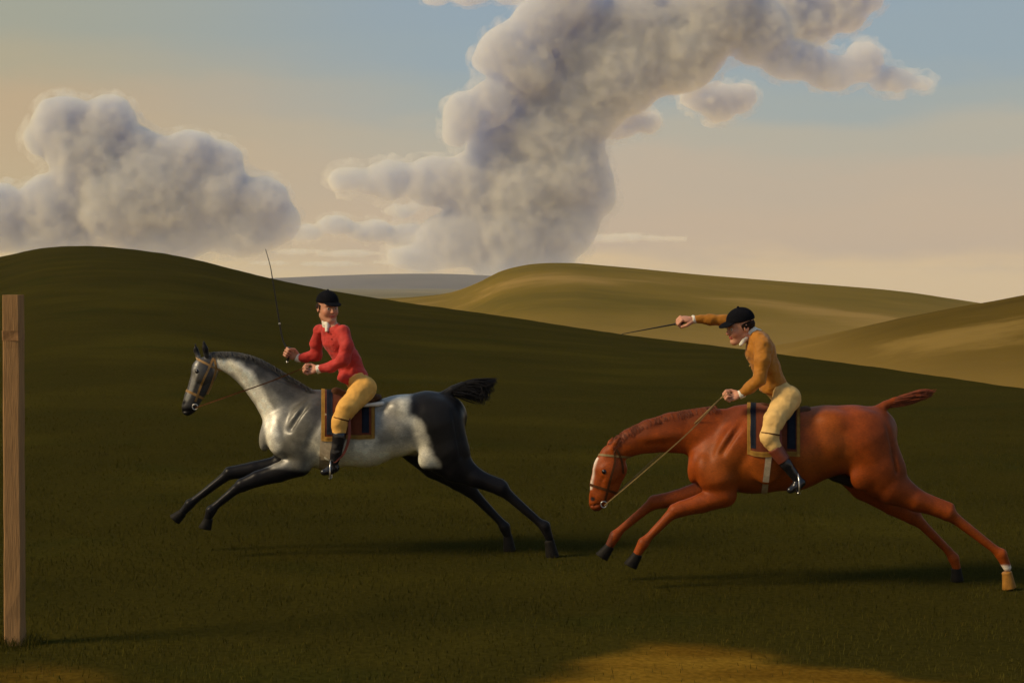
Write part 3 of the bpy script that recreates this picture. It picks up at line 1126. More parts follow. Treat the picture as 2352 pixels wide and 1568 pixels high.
def strap_path(name, pl, bvh, path, width, mat, parent, base, side=1, off=0.002):
    """strap lying on one flank of the head along (u,v) points"""
    P = smooth_path([(a, b, 0) for a, b in path], 5)
    rows_ = []
    for i, p in enumerate(P):
        t = (P[min(i + 1, len(P) - 1)] - P[max(0, i - 1)]).normalized()
        nrm = Vector((-t.y, t.x, 0))
        q = []
        for sgn in (-1, 1):
            x = p + nrm * (sgn * width / 2)
            q.append(surf(bvh, pl.at(x.x, x.y, 160 * side), pl.at(x.x, x.y, 0), off))
        rows_.append((q[0], q[1], Vector((0, -side, 0))))
    return ribbon(name, rows_, mat, parent, base)


def torus(name, c, r, rt, nrm, mat, parent, base, sx=1.0, n=20, m=6):
    nrm = Vector(nrm).normalized()
    a = nrm.orthogonal().normalized()
    b = nrm.cross(a)
    P = [Vector(c) + a * (r * sx * math.cos(2 * math.pi * i / n)) + b * (r * math.sin(2 * math.pi * i / n)) for i in range(n)]
    V, Q = [], []
    for i, p in enumerate(P):
        rad = (p - Vector(c)).normalized()
        for k in range(m):
            th = 2 * math.pi * k / m
            V.append(tuple(p + rad * (rt * math.cos(th)) + nrm * (rt * math.sin(th)) - Vector(base)))
    for i in range(n):
        for k in range(m):
            Q.append((i * m + k, ((i + 1) % n) * m + k, ((i + 1) % n) * m + (k + 1) % m, i * m + (k + 1) % m))
    me = bpy.data.meshes.new(name)
    me.from_pydata(V, [], Q)
    return link(name, me, mat, parent)


def sag(a, b, drop, n=14):
    a, b = Vector(a), Vector(b)
    return [a.lerp(b, i / n) + Vector((0, 0, -drop * 4 * (i / n) * (1 - i / n))) for i in range(n + 1)]


# bridle of the grey
bg_ = tuple(GP.at(455, 880, 0))
br = empty('bridle', bg_, 'tan leather bridle and long reins on the grey horse', 'bridle', 'racing bridles')
for s in (1, -1):
    strap_path('cheek_strap', GP, GB, [(490, 822), (478, 850), (462, 885), (449, 922)], 5, TANLEATHER, br, bg_, s)
    strap_path('throat_strap', GP, GB, [(492, 820), (496, 848), (487, 880), (476, 905)], 5, TANLEATHER, br, bg_, s)
strap_loop('noseband', GP, GB, (446, 905), (-13, 27), 6, TANLEATHER, br, bg_)
strap_loop('browband', GP, GB, (468, 832), (-8, 16), 5, TANLEATHER, br, bg_)
for s in (1, -1):
    torus('bit_ring', GP.at(448, 934, 17 * s), 0.022, 0.004, (0.1, 1, 0), STEEL, br, bg_)
# bridle of the chestnut
bc_ = tuple(CP.at(1390, 1090, 0))
bc = empty('bridle', bc_, 'dark brown leather bridle with pale reins on the chestnut horse', 'bridle', 'racing bridles')
for s in (1, -1):
    strap_path('cheek_strap', CP, CB, [(1412, 1032), (1412, 1062), (1402, 1100), (1390, 1150)], 5, LEATHER, bc, bc_, s)
    strap_path('throat_strap', CP, CB, [(1416, 1030), (1428, 1058), (1432, 1088)], 5, LEATHER, bc, bc_, s)
strap_loop('noseband', CP, CB, (1384, 1122), (-13, 40), 6, LEATHER, bc, bc_)
strap_loop('browband', CP, CB, (1402, 1046), (-2, 20), 5, PALEREIN, bc, bc_)
for s in (1, -1):
    torus('bit_ring', CP.at(1387, 1158, 18 * s), 0.022, 0.004, (0.1, 1, 0), STEEL, bc, bc_)


def cloth_patch(name, pl, bvh, vc, u0, u1, a0, a1, off, mat, parent, base, nu=16, na=40, thick=0.004, skew=0.0):
    """piece of cloth draped over the barrel: u0..u1 along the back, angle a0..a1 round it (0 = towards camera, 90 = up)"""
    top, bot = [], []
    for i in range(nu + 1):
        for j in range(na + 1):
            th = math.radians(a0 + (a1 - a0) * j / na)
            d = Vector((0, -math.sin(th), math.cos(th)))
            u = u0 + (u1 - u0) * i / nu + skew * (-math.sin(th))
            o = pl.at(*(Vector((u, vc, 0)) + d * 200))
            t = pl.at(u, vc, 0)
            wob = 0.0018 * math.sin(u * 0.25 + th * 7)
            p = surf(bvh, o, t, off + wob)
            dd = (o - t).normalized()
            bot.append(p)
            top.append(p + dd * thick)
    V = [tuple(v - Vector(base)) for v in top + bot]
    n0 = len(top)
    idx = lambda i, j: i * (na + 1) + j
    Q = []
    for i in range(nu):
        for j in range(na):
            q = (idx(i, j), idx(i + 1, j), idx(i + 1, j + 1), idx(i, j + 1))
            Q.append(q)
            Q.append(tuple(n0 + k for k in q[::-1]))
    for i in range(nu):
        for j in (0, na):
            Q.append((idx(i, j), idx(i + 1, j), n0 + idx(i + 1, j), n0 + idx(i, j)))
    for j in range(na):
        for i in (0, nu):
            Q.append((idx(i, j), idx(i, j + 1), n0 + idx(i, j + 1), n0 + idx(i, j)))
    me = bpy.data.meshes.new(name)
    me.from_pydata(V, [], Q)
    o = link(name, me, mat, parent)
    return o


def saddle_cloth(pl, bvh, vc, u0, u1, deg, stripes, label, skew):
    base = tuple(pl.at((u0 + u1) / 2, vc - 60, 0))
    r = empty('saddle_cloth', base, label, 'saddle cloth', 'saddle cloths under the riders')
    a0, a1 = -deg, 180 + deg
    cloth_patch('cloth', pl, bvh, vc, u0, u1, a0, a1, 0.004, CLOTHRED, r, base, 24, 60, skew=skew)
    b = 8
    cloth_patch('border', pl, bvh, vc, u0, u0 + b, a0, a1, 0.0088, CLOTHGOLD, r, base, 2, 60, 0.002, skew=skew)
    cloth_patch('border', pl, bvh, vc, u1 - b, u1, a0, a1, 0.0088, CLOTHGOLD, r, base, 2, 60, 0.002, skew=skew)
    db = 5.2
    cloth_patch('border', pl, bvh, vc, u0 + b, u1 - b, a0, a0 + db, 0.0088, CLOTHGOLD, r, base, 16, 3, 0.002, skew=skew)
    cloth_patch('border', pl, bvh, vc, u0 + b, u1 - b, a1 - db, a1, 0.0088, CLOTHGOLD, r, base, 16, 3, 0.002, skew=skew)
    for (s0, s1) in stripes:
        cloth_patch('stripe', pl, bvh, vc, s0, s1, a0 + db + 3, a1 - db - 3, 0.0088, CLOTHNAVY, r, base, 3, 56, 0.002, skew=skew)
    return r


saddle_cloth(GP, GB, 962, 738, 861, 31, [(750, 764), (831, 848)], 'russet saddle cloth with navy stripes and gold border on the grey horse', 0)
saddle_cloth(CP, CB, 990, 1716, 1838, 33, [(1723, 1736), (1808, 1828)], 'russet saddle cloth with navy stripes and gold border on the chestnut horse', 0)


def saddle(pl, bvh, pts, panel, girth_u, girth_c, girth_w, leather, foot, label, base_uv, arcs):
    base = tuple(pl.at(base_uv[0], base_uv[1], 0))
    r = empty('saddle', base, label, 'saddle', 'racing saddles')
    lo = (min(p[0] for p in pts) - 40, min(p[1] for p in pts) - 40, -80)
    hi = (max(p[0] for p in pts) + 40, max(p[1] for p in pts) + 40, 80)
    f = Field(lo, hi, 2.2)
    chain(f, pl, pts, 4, 4)
    field_object('seat', f, pl, LEATHER, r, base, 2)
    for s in (1, -1):
        f = Field((panel[0][0] - 25, panel[0][1] - 25, -110), (panel[1][0] + 25, panel[1][1] + 25, 110), 1.6)
        chain(f, pl, [(panel[0][0], panel[0][1], panel[2] * s, 4, 1.6), (panel[1][0], panel[1][1], panel[2] * s * 0.8, 5.5, 1.6)], 2, 2)
        field_object('panel', f, pl, PANELWHITE, r, base, 2)
    strap_loop('girth', pl, bvh, girth_c, (1, girth_u), girth_w, WEBBING, r, base, 0.003, 50, arcs[0], arcs[1], 220)
    for s in (1, -1):
        P = [pl.at(a, b, c * s) for a, b, c in leather]
        rows_ = []
        for p in smooth_path(P, 6):
            rows_.append((p + Vector((-0.011, 0, 0)), p + Vector((0.011, 0, 0)), Vector((0, -s, 0))))
        ribbon('stirrup_leather', rows_, REDLEATHER, r, base, 0.004)
        c = pl.at(foot[0], foot[1], foot[2] * s)
        # iron: arch over the instep with a flat tread
        q = Vector(foot[3]).normalized()           # along the foot
        side = Vector((0, 1, 0))
        up = Vector((0, 0, 1))
        P = [c + side * 0.055 - up * 0.05, c + side * 0.058 + up * 0.0, c + side * 0.045 + up * 0.05, c + up * 0.085,
             c - side * 0.045 + up * 0.05, c - side * 0.058 + up * 0.0, c - side * 0.055 - up * 0.05]
        iron = tube('stirrup_iron', smooth_path(P, 4), 0.006, STEEL, r, 8, base)
        tube('tread', [c + side * 0.056 - up * 0.05, c - side * 0.056 - up * 0.05], 0.009, STEEL, iron, 8, base)
    return r


saddle(GP, GB, [(772, 902, 0, 13, 1.6), (800, 914, 0, 13, 2.2), (845, 920, 0, 13, 2.6), (868, 913, 0, 9, 3.4)],
       ((836, 931), (878, 927), 46), 0.05, (750, 985), 26, [(800, 940, 92), (803, 995, 100), (790, 1040, 102), (768, 1062, 104)], (760, 1082, 102, (-1, 0, -0.3)),
       'brown leather racing saddle with white linen edge on the grey horse', (820, 915), (-90, 270))
saddle(CP, CB, [(1752, 938, 0, 14, 1.6), (1785, 946, 0, 14, 2.2), (1828, 950, 0, 14, 2.6), (1853, 942, 0, 10, 3.4)],
       ((1816, 966), (1850, 960), 50), 0.12, (1768, 1030), 14, [(1790, 975, 104), (1795, 1030, 112), (1812, 1070, 110), (1828, 1095, 110)], (1832, 1114, 108, (-1, 0, -0.4)),
       'brown leather racing saddle with white linen edge on the chestnut horse', (1800, 945), (-90, 270))

# ---------------------------------------------------------------- riders
SKIN = material('skin', (1, 1, 1, 1), rough=0.5, spec=0.35, vary=0.08, scale=40, attr=True)
SKIN.node_tree.nodes['Principled BSDF'].inputs['Subsurface Weight'].default_value = 0.12
SKIN.node_tree.nodes['Principled BSDF'].inputs['Subsurface Radius'].default_value = (0.012, 0.004, 0.002)
REDCOAT = material('red_jacket', (0.46, 0.030, 0.021, 1), rough=0.7, spec=0.25, vary=0.14, scale=12, bump=0.7, bscale=13, sheen=0.1, stretch=(1, 1, 1.9))
GOLDCOAT = material('mustard_jacket', (0.36, 0.135, 0.008, 1), rough=0.7, spec=0.25, vary=0.14, scale=12, bump=0.7, bscale=13, sheen=0.1, stretch=(1, 1, 1.9))
BUCK = material('buckskin', (0.72, 0.38, 0.085, 1), rough=0.8, spec=0.2, vary=0.14, scale=16, bump=0.6, bscale=16)
BUCKPALE = material('pale_buckskin', (0.68, 0.43, 0.15, 1), rough=0.8, spec=0.2, vary=0.14, scale=16, bump=0.6, bscale=16)
BOOT = material('boot_leather', (0.010, 0.009, 0.012, 1), rough=0.25, spec=0.55, vary=0.2, scale=30)
BOOTTOP = material('boot_top', (0.16, 0.035, 0.016, 1), rough=0.45, spec=0.4, vary=0.2, scale=30)
VELVET = material('cap_velvet', (0.006, 0.006, 0.008, 1), rough=0.9, spec=0.05, vary=0.2, scale=30)
LINEN = material('white_linen', (0.74, 0.69, 0.58, 1), rough=0.85, spec=0.1, vary=0.1, scale=40, bump=0.3, bscale=90)
HAIR = material('brown_hair', (0.022, 0.011, 0.006, 1), rough=0.75, spec=0.1, vary=0.3, scale=60)
BRASS = material('brass', (0.5, 0.33, 0.1, 1), rough=0.35, vary=0.1)
BRASS.node_tree.nodes['Principled BSDF'].inputs['Metallic'].default_value = 1


def unit(x):
    x = np.array(x, float)
    return x / np.linalg.norm(x)


class Head:
    """local metres (x forward, y to the person's left, z up) -> (u,v,w) pixels"""
    def __init__(self, pl, c, fwd, up):
        self.pl, self.c = pl, pl.fix(c)
        self.f = unit(fwd)
        up = np.array(up, float)
        self.z = unit(up - self.f * (up @ self.f))
        # (u right, v down, w to camera) is a right-handed frame turned half round; left = up x forward in world axes
        wf, wz = self.toworld(self.f), self.toworld(self.z)
        wl = np.cross(wz, wf)
        self.l = self.fromworld(wl)

    @staticmethod
    def toworld(a):
        return np.array([a[0], -a[2], -a[1]])

    @staticmethod
    def fromworld(a):
        return np.array([a[0], -a[2], -a[1]])

    def p(self, x, y, z):
        return self.c + (self.f * x + self.l * y + self.z * z) / self.pl.s

    def axes(self):
        return [self.f, self.l, self.z]

    def local(self, V):
        d = (V - self.c) * self.pl.s
        return d @ self.f, d @ self.l, d @ self.z


def head_prims(fl, H, neck):
    s = 1 / H.pl.s
    A = H.axes()
    E = lambda c, r, k, op='add': fl.ell(H.p(*c), np.array(r) * s, A, k * s, op)
    C = lambda a, b, ra, rb, k, op='add': fl.cone(H.p(*a), H.p(*b), ra * s, rb * s, 1, k * s, (0, 0, 1), op)
    fl.cone(neck, H.p(-.02, 0, -.06), .058 * s, .052 * s, 1, .02 * s)
    E((-.01, 0, .03), (.097, .077, .098), .01)
    E((.018, 0, -.036), (.078, .066, .080), .03)
    C((.045, 0, -.075), (.072, 0, -.098), .036, .024, .02)
    for y in (1, -1):
        C((.0, .052 * y, -.065), (.068, .016 * y, -.1), .018, .018, .02)
        E((.064, .036 * y, -.032), (.022, .022, .024), .024)
    E((.078, 0, .025), (.020, .052, .013), .016)
    for y in (1, -1):
        E((.099, .032 * y, .002), (.013, .016, .009), .007, 'sub')
        E((.079, .031 * y, .001), (.0125, .0125, .0125), .002)
    C((.088, 0, .012), (.108, 0, -.028), .008, .0125, .008)
    for y in (1, -1):
        E((.100, .010 * y, -.03), (.008, .007, .006), .005)
    E((.091, 0, -.055), (.012, .022, .0065), .004)
    E((.089, 0, -.067), (.012, .019, .0065), .004)
    E((.104, 0, -.061), (.010, .022, .0016), .002, 'sub')
    E((.078, 0, -.094), (.016, .02, .016), .012)
    for y in (1, -1):
        E((-.008, .079 * y, -.008), (.021, .009, .032), .004)
        E((-.004, .088 * y, -.005), (.010, .006, .018), .004, 'sub')


def skin_color(H, face=(0.52, 0.24, 0.145), ruddy=(0.55, 0.13, 0.075)):
    def f(V):
        x, y, z = H.local(V)
        near = (np.abs(x) < .16) & (np.abs(y) < .12) & (np.abs(z) < .16)
        c = np.tile(np.array(face), (len(V), 1))
        g = lambda cx, cy, cz, r: np.exp(-(((x - cx) ** 2 + (np.abs(y) - cy) ** 2 + (z - cz) ** 2) / r ** 2)) * near
        c = mixcol(c, np.clip(g(.07, .042, -.03, .028), 0, 1) * .4, ruddy)
        c = mixcol(c, np.clip(g(.112, 0, -.03, .014), 0, 1) * .6, ruddy)
        lips = ((x > .08) & (np.abs(y) < .023) & (np.abs(z + .061) < .0105) & near).astype(float)
        c = mixcol(c, lips * .85, (0.42, 0.085, 0.06))
        eye = ((x > .076) & (np.sqrt((np.abs(y) - .031) ** 2 + (z - .001) ** 2) < .0105) & near).astype(float)
        c = mixcol(c, eye, (0.6, 0.56, 0.5))
        iris = ((x > .08) & (np.sqrt((np.abs(y) - .031) ** 2 + (z - .001) ** 2) < .0062) & near).astype(float)
        c = mixcol(c, iris, (0.02, 0.012, 0.008))
        brow = ((x > .07) & (np.abs(np.abs(y) - .033) < .021) & (np.abs(z - .026 + (np.abs(y) - .033) ** 2 * 12) < .006) & near).astype(float)
        c = mixcol(c, brow * .5, (0.06, 0.03, 0.015))
        lash = ((x > .07) & (np.abs(np.abs(y) - .031) < .016) & (np.abs(z - .0125) < .0028) & near).astype(float)
        c = mixcol(c, lash * .55, (0.05, 0.025, 0.015))
        return c
    return f


def hand_prims(fl, pl, wrist, direction, rod, grip=True, size=1.0):
    """hand leaving the wrist along direction, fingers closed round a rod with the given axis direction"""
    s = size / pl.s
    x = unit(direction)
    y = np.array(rod, float)
    y = unit(y - x * (x @ y))               # across the palm, index finger side positive
    z = np.cross(x, y)                      # palm side
    if z[2] > 0.2 and False:
        z = -z
    w0 = pl.fix(wrist)
    p = lambda a, b, c: w0 + (x * a + y * b + z * c) * s
    A = [x, y, z]
    fl.cone(p(-.018, 0, 0), p(.02, 0, 0), .021 * s, .025 * s, .85, .008 * s, z)
    fl.ell(p(.05, 0, 0), np.array([.046, .041, .018]) * s, A, .008 * s)
    ys = [.031, .010, -.011, -.030]
    ln = [.041, .045, .042, .034]
    for yy, l in zip(ys, ln):
        pts = [p(.086, yy, -.004)]
        ang = [55, 140, 205] if grip else [25, 60, 85]
        cur = np.array([.086, yy, -.004])
        for q, (aa, f_) in enumerate(zip(ang, (1.0, .75, .55))):
            a = math.radians(aa)
            cur = cur + np.array([math.cos(a), 0, math.sin(a)]) * l * f_
            pts.append(p(*cur))
        rr = [.0098, .0092, .0086, .0074]
        for q in range(3):
            fl.cone(pts[q], pts[q + 1], rr[q] * s, rr[q + 1] * s, 1, .0025 * s)
    # thumb leaves the side of the palm near its base and closes over the fingers
    t = [p(.018, .030, .006), p(.050, .049, .022), p(.080, .040, .040), p(.098, .020, .046)]
    rr = [.0150, .0118, .0105, .0085]
    for q in range(3):
        fl.cone(t[q], t[q + 1], rr[q] * s, rr[q + 1] * s, 1, .003 * s)
    return p(.078, 0, .030)                 # where the rod lies


def multi(fl, pl, pts, grow, k=5, n=(0, 0, 1)):
    P = [(pl.fix(q[:3]), q[3] + grow, q[4] if len(q) > 4 else 1.0) for q in pts]
    for (a, ra, fa), (b, rb, fb) in zip(P[:-1], P[1:]):
        fl.cone(a, b, ra, rb, (fa + fb) / 2, k, n)


def build_rider(S):
    pl = S['pl']
    base = tuple(pl.at(*S['base']))
    root = empty('person', base, S['label'], 'person', 'jockeys racing')
    H = Head(pl, S['head'], S['face'], S['up'])
    lo, hi = S['lo'], S['hi']
    neck = pl.fix(S['neck'])
    # --- body: one continuous figure, thinner than the clothes over it
    f = Field(lo, hi, 1.45)
    multi(f, pl, S['torso'], -3.5, 8, S['tn'])
    multi(f, pl, S['pelvis'], -3, 8)
    for a in (S['arm_near'], S['arm_far']):
        multi(f, pl, a, -2.6, 5)
    for sgn in (1, -1):
        multi(f, pl, [(q[0], q[1], q[2] * sgn) + tuple(q[3:]) for q in S['leg']], -2.6, 5)
        multi(f, pl, [(q[0], q[1], q[2] * sgn) + tuple(q[3:]) for q in S['foot']], -2.6, 3)
    head_prims(f, H, neck)
    rods = {}
    for nm in ('near', 'far'):
        hd = S['hand_' + nm]
        rods[nm] = hand_prims(f, pl, hd[0], hd[1], hd[2], True, hd[3] if len(hd) > 3 else 1.0)
    field_object('body', f, pl, SKIN, root, base, 1, skin_color(H))
    # --- jacket
    f = Field(lo, (hi[0], S['jacket_lo'], hi[2]), 1.7)
    multi(f, pl, S['torso'], 0, 8, S['tn'])
    multi(f, pl, S['skirt'], 0, 6)
    for p, nrm in S['cuts']:
        f.cut(pl.fix(p), nrm, 1.5)
    for a in (S['arm_near'], S['arm_far']):
        multi(f, pl, a, 0.5, 10)
    f.ell(H.p(0.03, 0, -.10), np.array([.10, .075, .06]) / pl.s, H.axes(), 3, 'sub')
    f.noise(2.1, 11, 2, S['seed'], band=10)
    jk, _, _ = field_object('jacket', f, pl, S['coat'], root, base, 2)
    for bp_ in S['buttons']:
        ball('button', pl.at(*bp_), 0.006, BRASS if S['seed'] else S['coat'], jk, base, 10, 6)
    # --- collar and cravat
    f = Field(tuple(neck - 45), tuple(neck + 45), 1.3)
    cv = S['cravat']
    for a, b, ra, rb in cv:
        f.cone(pl.fix(a), pl.fix(b), ra, rb, 1, 3)
    f.noise(1.3, 5, 2, 3)
    field_object('cravat', f, pl, LINEN, root, base, 1)
    # --- cuffs
    for nm in ('near', 'far'):
        hd = S['hand_' + nm]
        w_ = pl.fix(hd[0])
        d = unit(hd[1])
        f = Field(tuple(w_ - 26), tuple(w_ + 26), 1.2)
        f.cone(w_ - d * 5, w_ + d * 0.5, 9.4, 10.2, 1, 1)
        f.cut(w_ + d * 3, d, 1)
        f.noise(1.0, 4, 2, 5)
        field_object('cuff', f, pl, LINEN, root, base, 1)
    # --- breeches
    f = Field((lo[0], S['pelvis'][0][1] - 45, lo[2]), (hi[0], S['leg'][3][1] + 30, hi[2]), 1.8)
    multi(f, pl, S['pelvis'], 0, 9)
    for sgn in (1, -1):
        multi(f, pl, [(q[0], q[1], q[2] * sgn) + tuple(q[3:]) for q in S['leg'][:4]], 0.4, 9)
    f.cut(pl.fix(S['waist'][0]), S['waist'][1], 1.5)
    f.cut(pl.fix(S['kneecut'][0]), S['kneecut'][1], 1.5)
    f.noise(2.0, 12, 2, 11 + S['seed'], band=10)
    bre, _, _ = field_object('breeches', f, pl, S['buck'], root, base, 2)
    for sgn in (1, -1):
        g = S['garter']
        a = unit(g[1])
        cpt = pl.fix((g[0][0], g[0][1], g[0][2] * sgn))
        f = Field(tuple(cpt - 34), tuple(cpt + 34), 1.3)
        f.cone(cpt - a * 2, cpt + a * 2, g[2], g[2], 1, 1)
        f.cut(cpt + a * 1.6, a, .5)
        f.cut(cpt - a * 1.6, -a, .5)
        field_object('knee_band', f, pl, LEATHER, bre, base, 0)
    # --- boots
    for sgn in (1, -1):
        Lg = [(q[0], q[1], q[2] * sgn) + tuple(q[3:]) for q in S['leg']]
        Ft = [(q[0], q[1], q[2] * sgn) + tuple(q[3:]) for q in S['foot']]
        allp = np.array([pl.fix(q[:3]) for q in Lg[1:] + Ft])
        f = Field(tuple(allp.min(0) - 24), tuple(allp.max(0) + 24), 1.5)
        multi(f, pl, Lg[2:], 0.5, 4)
        multi(f, pl, Ft, 0.3, 4)
        p, nrm = S['boottop']
        f.cut(pl.fix((p[0], p[1], p[2] * sgn)), nrm, 1)
        f.noise(0.7, 9, 2, 4, band=8)
        bt, _, _ = field_object('boot', f, pl, BOOT, root, base, 1)
        if S.get('bootcuff'):
            a0, a1, r0, r1 = S['bootcuff']
            a0, a1 = (a0[0], a0[1], a0[2] * sgn), (a1[0], a1[1], a1[2] * sgn)
            a0, a1 = pl.fix(a0), pl.fix(a1)
            f = Field(tuple(np.minimum(a0, a1) - 26), tuple(np.maximum(a0, a1) + 26), 1.4)
            f.cone(a0, a1, r0, r1, 1, 1)
            f.cut(a0, a0 - a1, 1)
            f.cut(a1, a1 - a0, 1)
            field_object('boot_top', f, pl, BOOTTOP, bt, base, 0)
    # --- cap with peak, hair
    s = 1 / pl.s
    A = H.axes()
    f = Field(tuple(H.c - 60), tuple(H.c + 60), 1.3)
    f.ell(H.p(-.012, 0, .044), np.array([.108, .089, .092]) * s, A, 2)
    f.cut(H.p(0.02, 0, .040), H.p(0.035, 0, -1) - H.p(0, 0, 0), 2)
    cap, _, _ = field_object('cap', f, pl, VELVET, root, base, 1)
    f = Field(tuple(H.c - 70), tuple(H.c + 70), 1.2)
    pc, pr = H.p(.095, 0, .040), np.array([.068, .070, .010]) * s
    ang = math.radians(-12)
    Ap = [unit(H.f * math.cos(ang) + H.z * math.sin(ang)), H.l, unit(-H.f * math.sin(ang) + H.z * math.cos(ang))]
    f.ell(pc, pr, Ap, 2)
    f.ell(H.p(-.012, 0, .034), np.array([.088, .070, .12]) * s, A, 1.0, 'sub')
    field_object('cap_peak', f, pl, VELVET, cap, base, 1)
    ball('cap_button', pl.world(H.p(-.012, 0, .137)), 0.010, VELVET, cap, base, 10, 6)
    f = Field(tuple(H.c - 60), tuple(H.c + 60), 1.3)
    f.ell(H.p(-.020, 0, .004), np.array([.092, .0870, .060]) * s, A, 2)
    f.cone(H.p(-.085, 0, -.02), H.p(-.095, 0, -.075), .026 * s, .012 * s, 1, 5)
    f.cut(H.p(.024, 0, 0), H.f - 0.25 * H.z, 2)
    f.noise(1.2, 4, 2, 8)
    field_object('hair', f, pl, HAIR, root, base, 1)
    return root, H, rods


R1 = dict(
    pl=GP, base=(838, 925, 0), seed=0, coat=REDCOAT, buck=BUCK,
    label='jockey in red jacket and black cap looking back from the grey horse, holding whip upright',
    lo=(630, 655, -120), hi=(885, 1110, 120), jacket_lo=905,
    head=(753, 706, 0), face=(0.50, 0.10, 0.86), up=(0.05, -1, 0.1), neck=(757, 745, 0), tn=(0.6, 0, 0.8),
    torso=[(818, 868, 0, 25, 1.25), (797, 825, 0, 27, 1.3), (772, 781, 0, 27, 1.45), (761, 755, 0, 19, 1.85), (757, 744, 0, 15, 1.3)],
    pelvis=[(818, 868, 0, 26, 1.4), (833, 893, 0, 27, 1.75)],
    skirt=[(815, 862, 0, 27, 1.3), (797, 868, 10, 22, 1.2)],
    arm_near=[(788, 761, 34, 15), (797, 795, 52, 14), (789, 826, 58, 13), (760, 843, 56, 10.5), (735, 847, 52, 8.5)],
    arm_far=[(735, 759, -36, 14.5), (727, 790, -52, 13.5), (726, 816, -58, 12.5), (703, 821, -58, 10), (688, 822, -56, 8.5)],
    hand_near=((730, 848, 51), (-1, 0.22, -0.12), (0.1, -0.55, -0.8)),
    hand_far=((683, 821, -56), (-0.9, -0.5, 0.05), (-0.2, -1, 0.05)),
    leg=[(836, 893, 40, 29), (796, 938, 84, 20.5), (780, 968, 92, 16.5), (779, 1003, 95, 14.5), (772, 1040, 95, 12), (766, 1066, 94, 9.5)],
    foot=[(770, 1074, 94, 9.5), (757, 1080, 96, 9.5, .9), (744, 1084, 100, 7.5)],
    cuts=[((803, 884, 0), (-0.45, 0.9, 0)), ], waist=((811, 862, 0), (-0.45, -0.9, 0)), kneecut=((780, 996, 92), (0, 1, 0)), boottop=((779, 992, 92), (0, -1, 0)),
    garter=((784, 962, 91), (-0.25, 1, 0.1), 20.2),
    cravat=[((757, 747, 0), (755, 740, 2), 17.5, 16), ((752, 745, 17), (751, 759, 25), 6.5, 4)],
    buttons=[(757, 765, 30), (761, 778, 33), (765, 791, 34), (770, 804, 34)],
)
R2 = dict(
    pl=CP, base=(1805, 945, 0), seed=3, coat=GOLDCOAT, buck=BUCKPALE,
    label='jockey in mustard jacket and black cap leaning forward on the chestnut, whip arm stretched ahead',
    lo=(1530, 695, -130), hi=(1890, 1145, 130), jacket_lo=930,
    head=(1700, 749, 0), face=(-0.93, 0.24, 0.30), up=(0.05, -1, 0.05), neck=(1730, 775, 0), tn=(0, 0, 1),
    torso=[(1780, 886, 0, 26, 1.5), (1760, 845, 0, 30, 1.45), (1746, 806, 0, 33, 1.55), (1741, 784, 0, 26, 1.95), (1735, 772, 0, 15, 1.4)],
    pelvis=[(1782, 890, 0, 27, 1.5), (1806, 915, 0, 27, 1.85)],
    skirt=[(1776, 882, 0, 28, 1.45), (1768, 888, 6, 24, 1.4)],
    arm_near=[(1752, 793, 46, 18), (1750, 830, 62, 16), (1744, 872, 70, 13.5), (1722, 890, 66, 11), (1705, 902, 62, 9)],
    arm_far=[(1728, 776, -48, 18), (1698, 756, -58, 15), (1664, 736, -60, 12), (1630, 734, -58, 11), (1598, 733, -56, 9.5)],
    hand_near=((1700, 906, 61), (-1, 0.35, -0.12), (0.15, -0.55, -0.8)),
    hand_far=((1592, 734, -56), (-1, -0.06, 0.15), (-0.85, 0.3, 0.9), 1.05),
    leg=[(1808, 915, 42, 31), (1778, 965, 90, 22), (1767, 1004, 104, 18.5), (1784, 1036, 106, 15.5), (1806, 1066, 106, 12.5), (1830, 1098, 104, 10)],
    foot=[(1840, 1108, 104, 10), (1829, 1116, 107, 10, .9), (1815, 1125, 110, 7.5)],
    cuts=[((1765, 906, 0), (-0.4, 0.92, 0))], waist=((1780, 884, 0), (-0.4, -0.92, 0)), kneecut=((1780, 1030, 104), (0.45, 0.9, 0)), boottop=((1796, 1052, 106), (-0.5, -0.85, 0)),
    garter=((1770, 996, 102), (-0.15, 1, 0.1), 22.3),
    bootcuff=((1779, 1028, 105), (1801, 1058, 106), 17.5, 15.2),
    cravat=[((1736, 772, 0), (1722, 764, 0), 19, 17), ((1712, 776, 12), (1702, 791, 16), 7, 4.5)],
    buttons=[(1718, 806, 14), (1717, 822, 16), (1722, 840, 15), (1731, 860, 13)],
)
rider1, H1, rod1 = build_rider(R1)
rider2, H2, rod2 = build_rider(R2)

# reins run from the bit rings to the hands
for (pl, r_, b_, bit, S, rods, mat) in ((GP, br, bg_, (449, 936, 18), R1, rod1, LEATHER), (CP, bc, bc_, (1388, 1160, 19), R2, rod2, PALEREIN)):
    hn = Vector(pl.world(rods['near']))
    for s in (1, -1):
        a = pl.at(bit[0], bit[1], bit[2] * s)
        mid = [a.lerp(hn, t) for t in (0.0, 0.35, 0.7)]
        mid[1].y += -0.115 * s if pl is GP else -0.06 * s
        mid[2].y += -0.06 * s
        P = smooth_path(mid + [hn + Vector((-0.03, 0.012 * s, 0)), hn + Vector((0.01, 0.01 * s, -0.02))], 5)
        rows_ = [(p + Vector((0, 0, -0.005)), p + Vector((0, 0, 0.005)), Vector((0, -1, 0))) for p in P]
        ribbon('rein', rows_, mat, r_, b_, 0.003)

# whips
WHIP = material('whip_braid', (0.012, 0.010, 0.008, 1), rough=0.5, vary=0.2, scale=80)


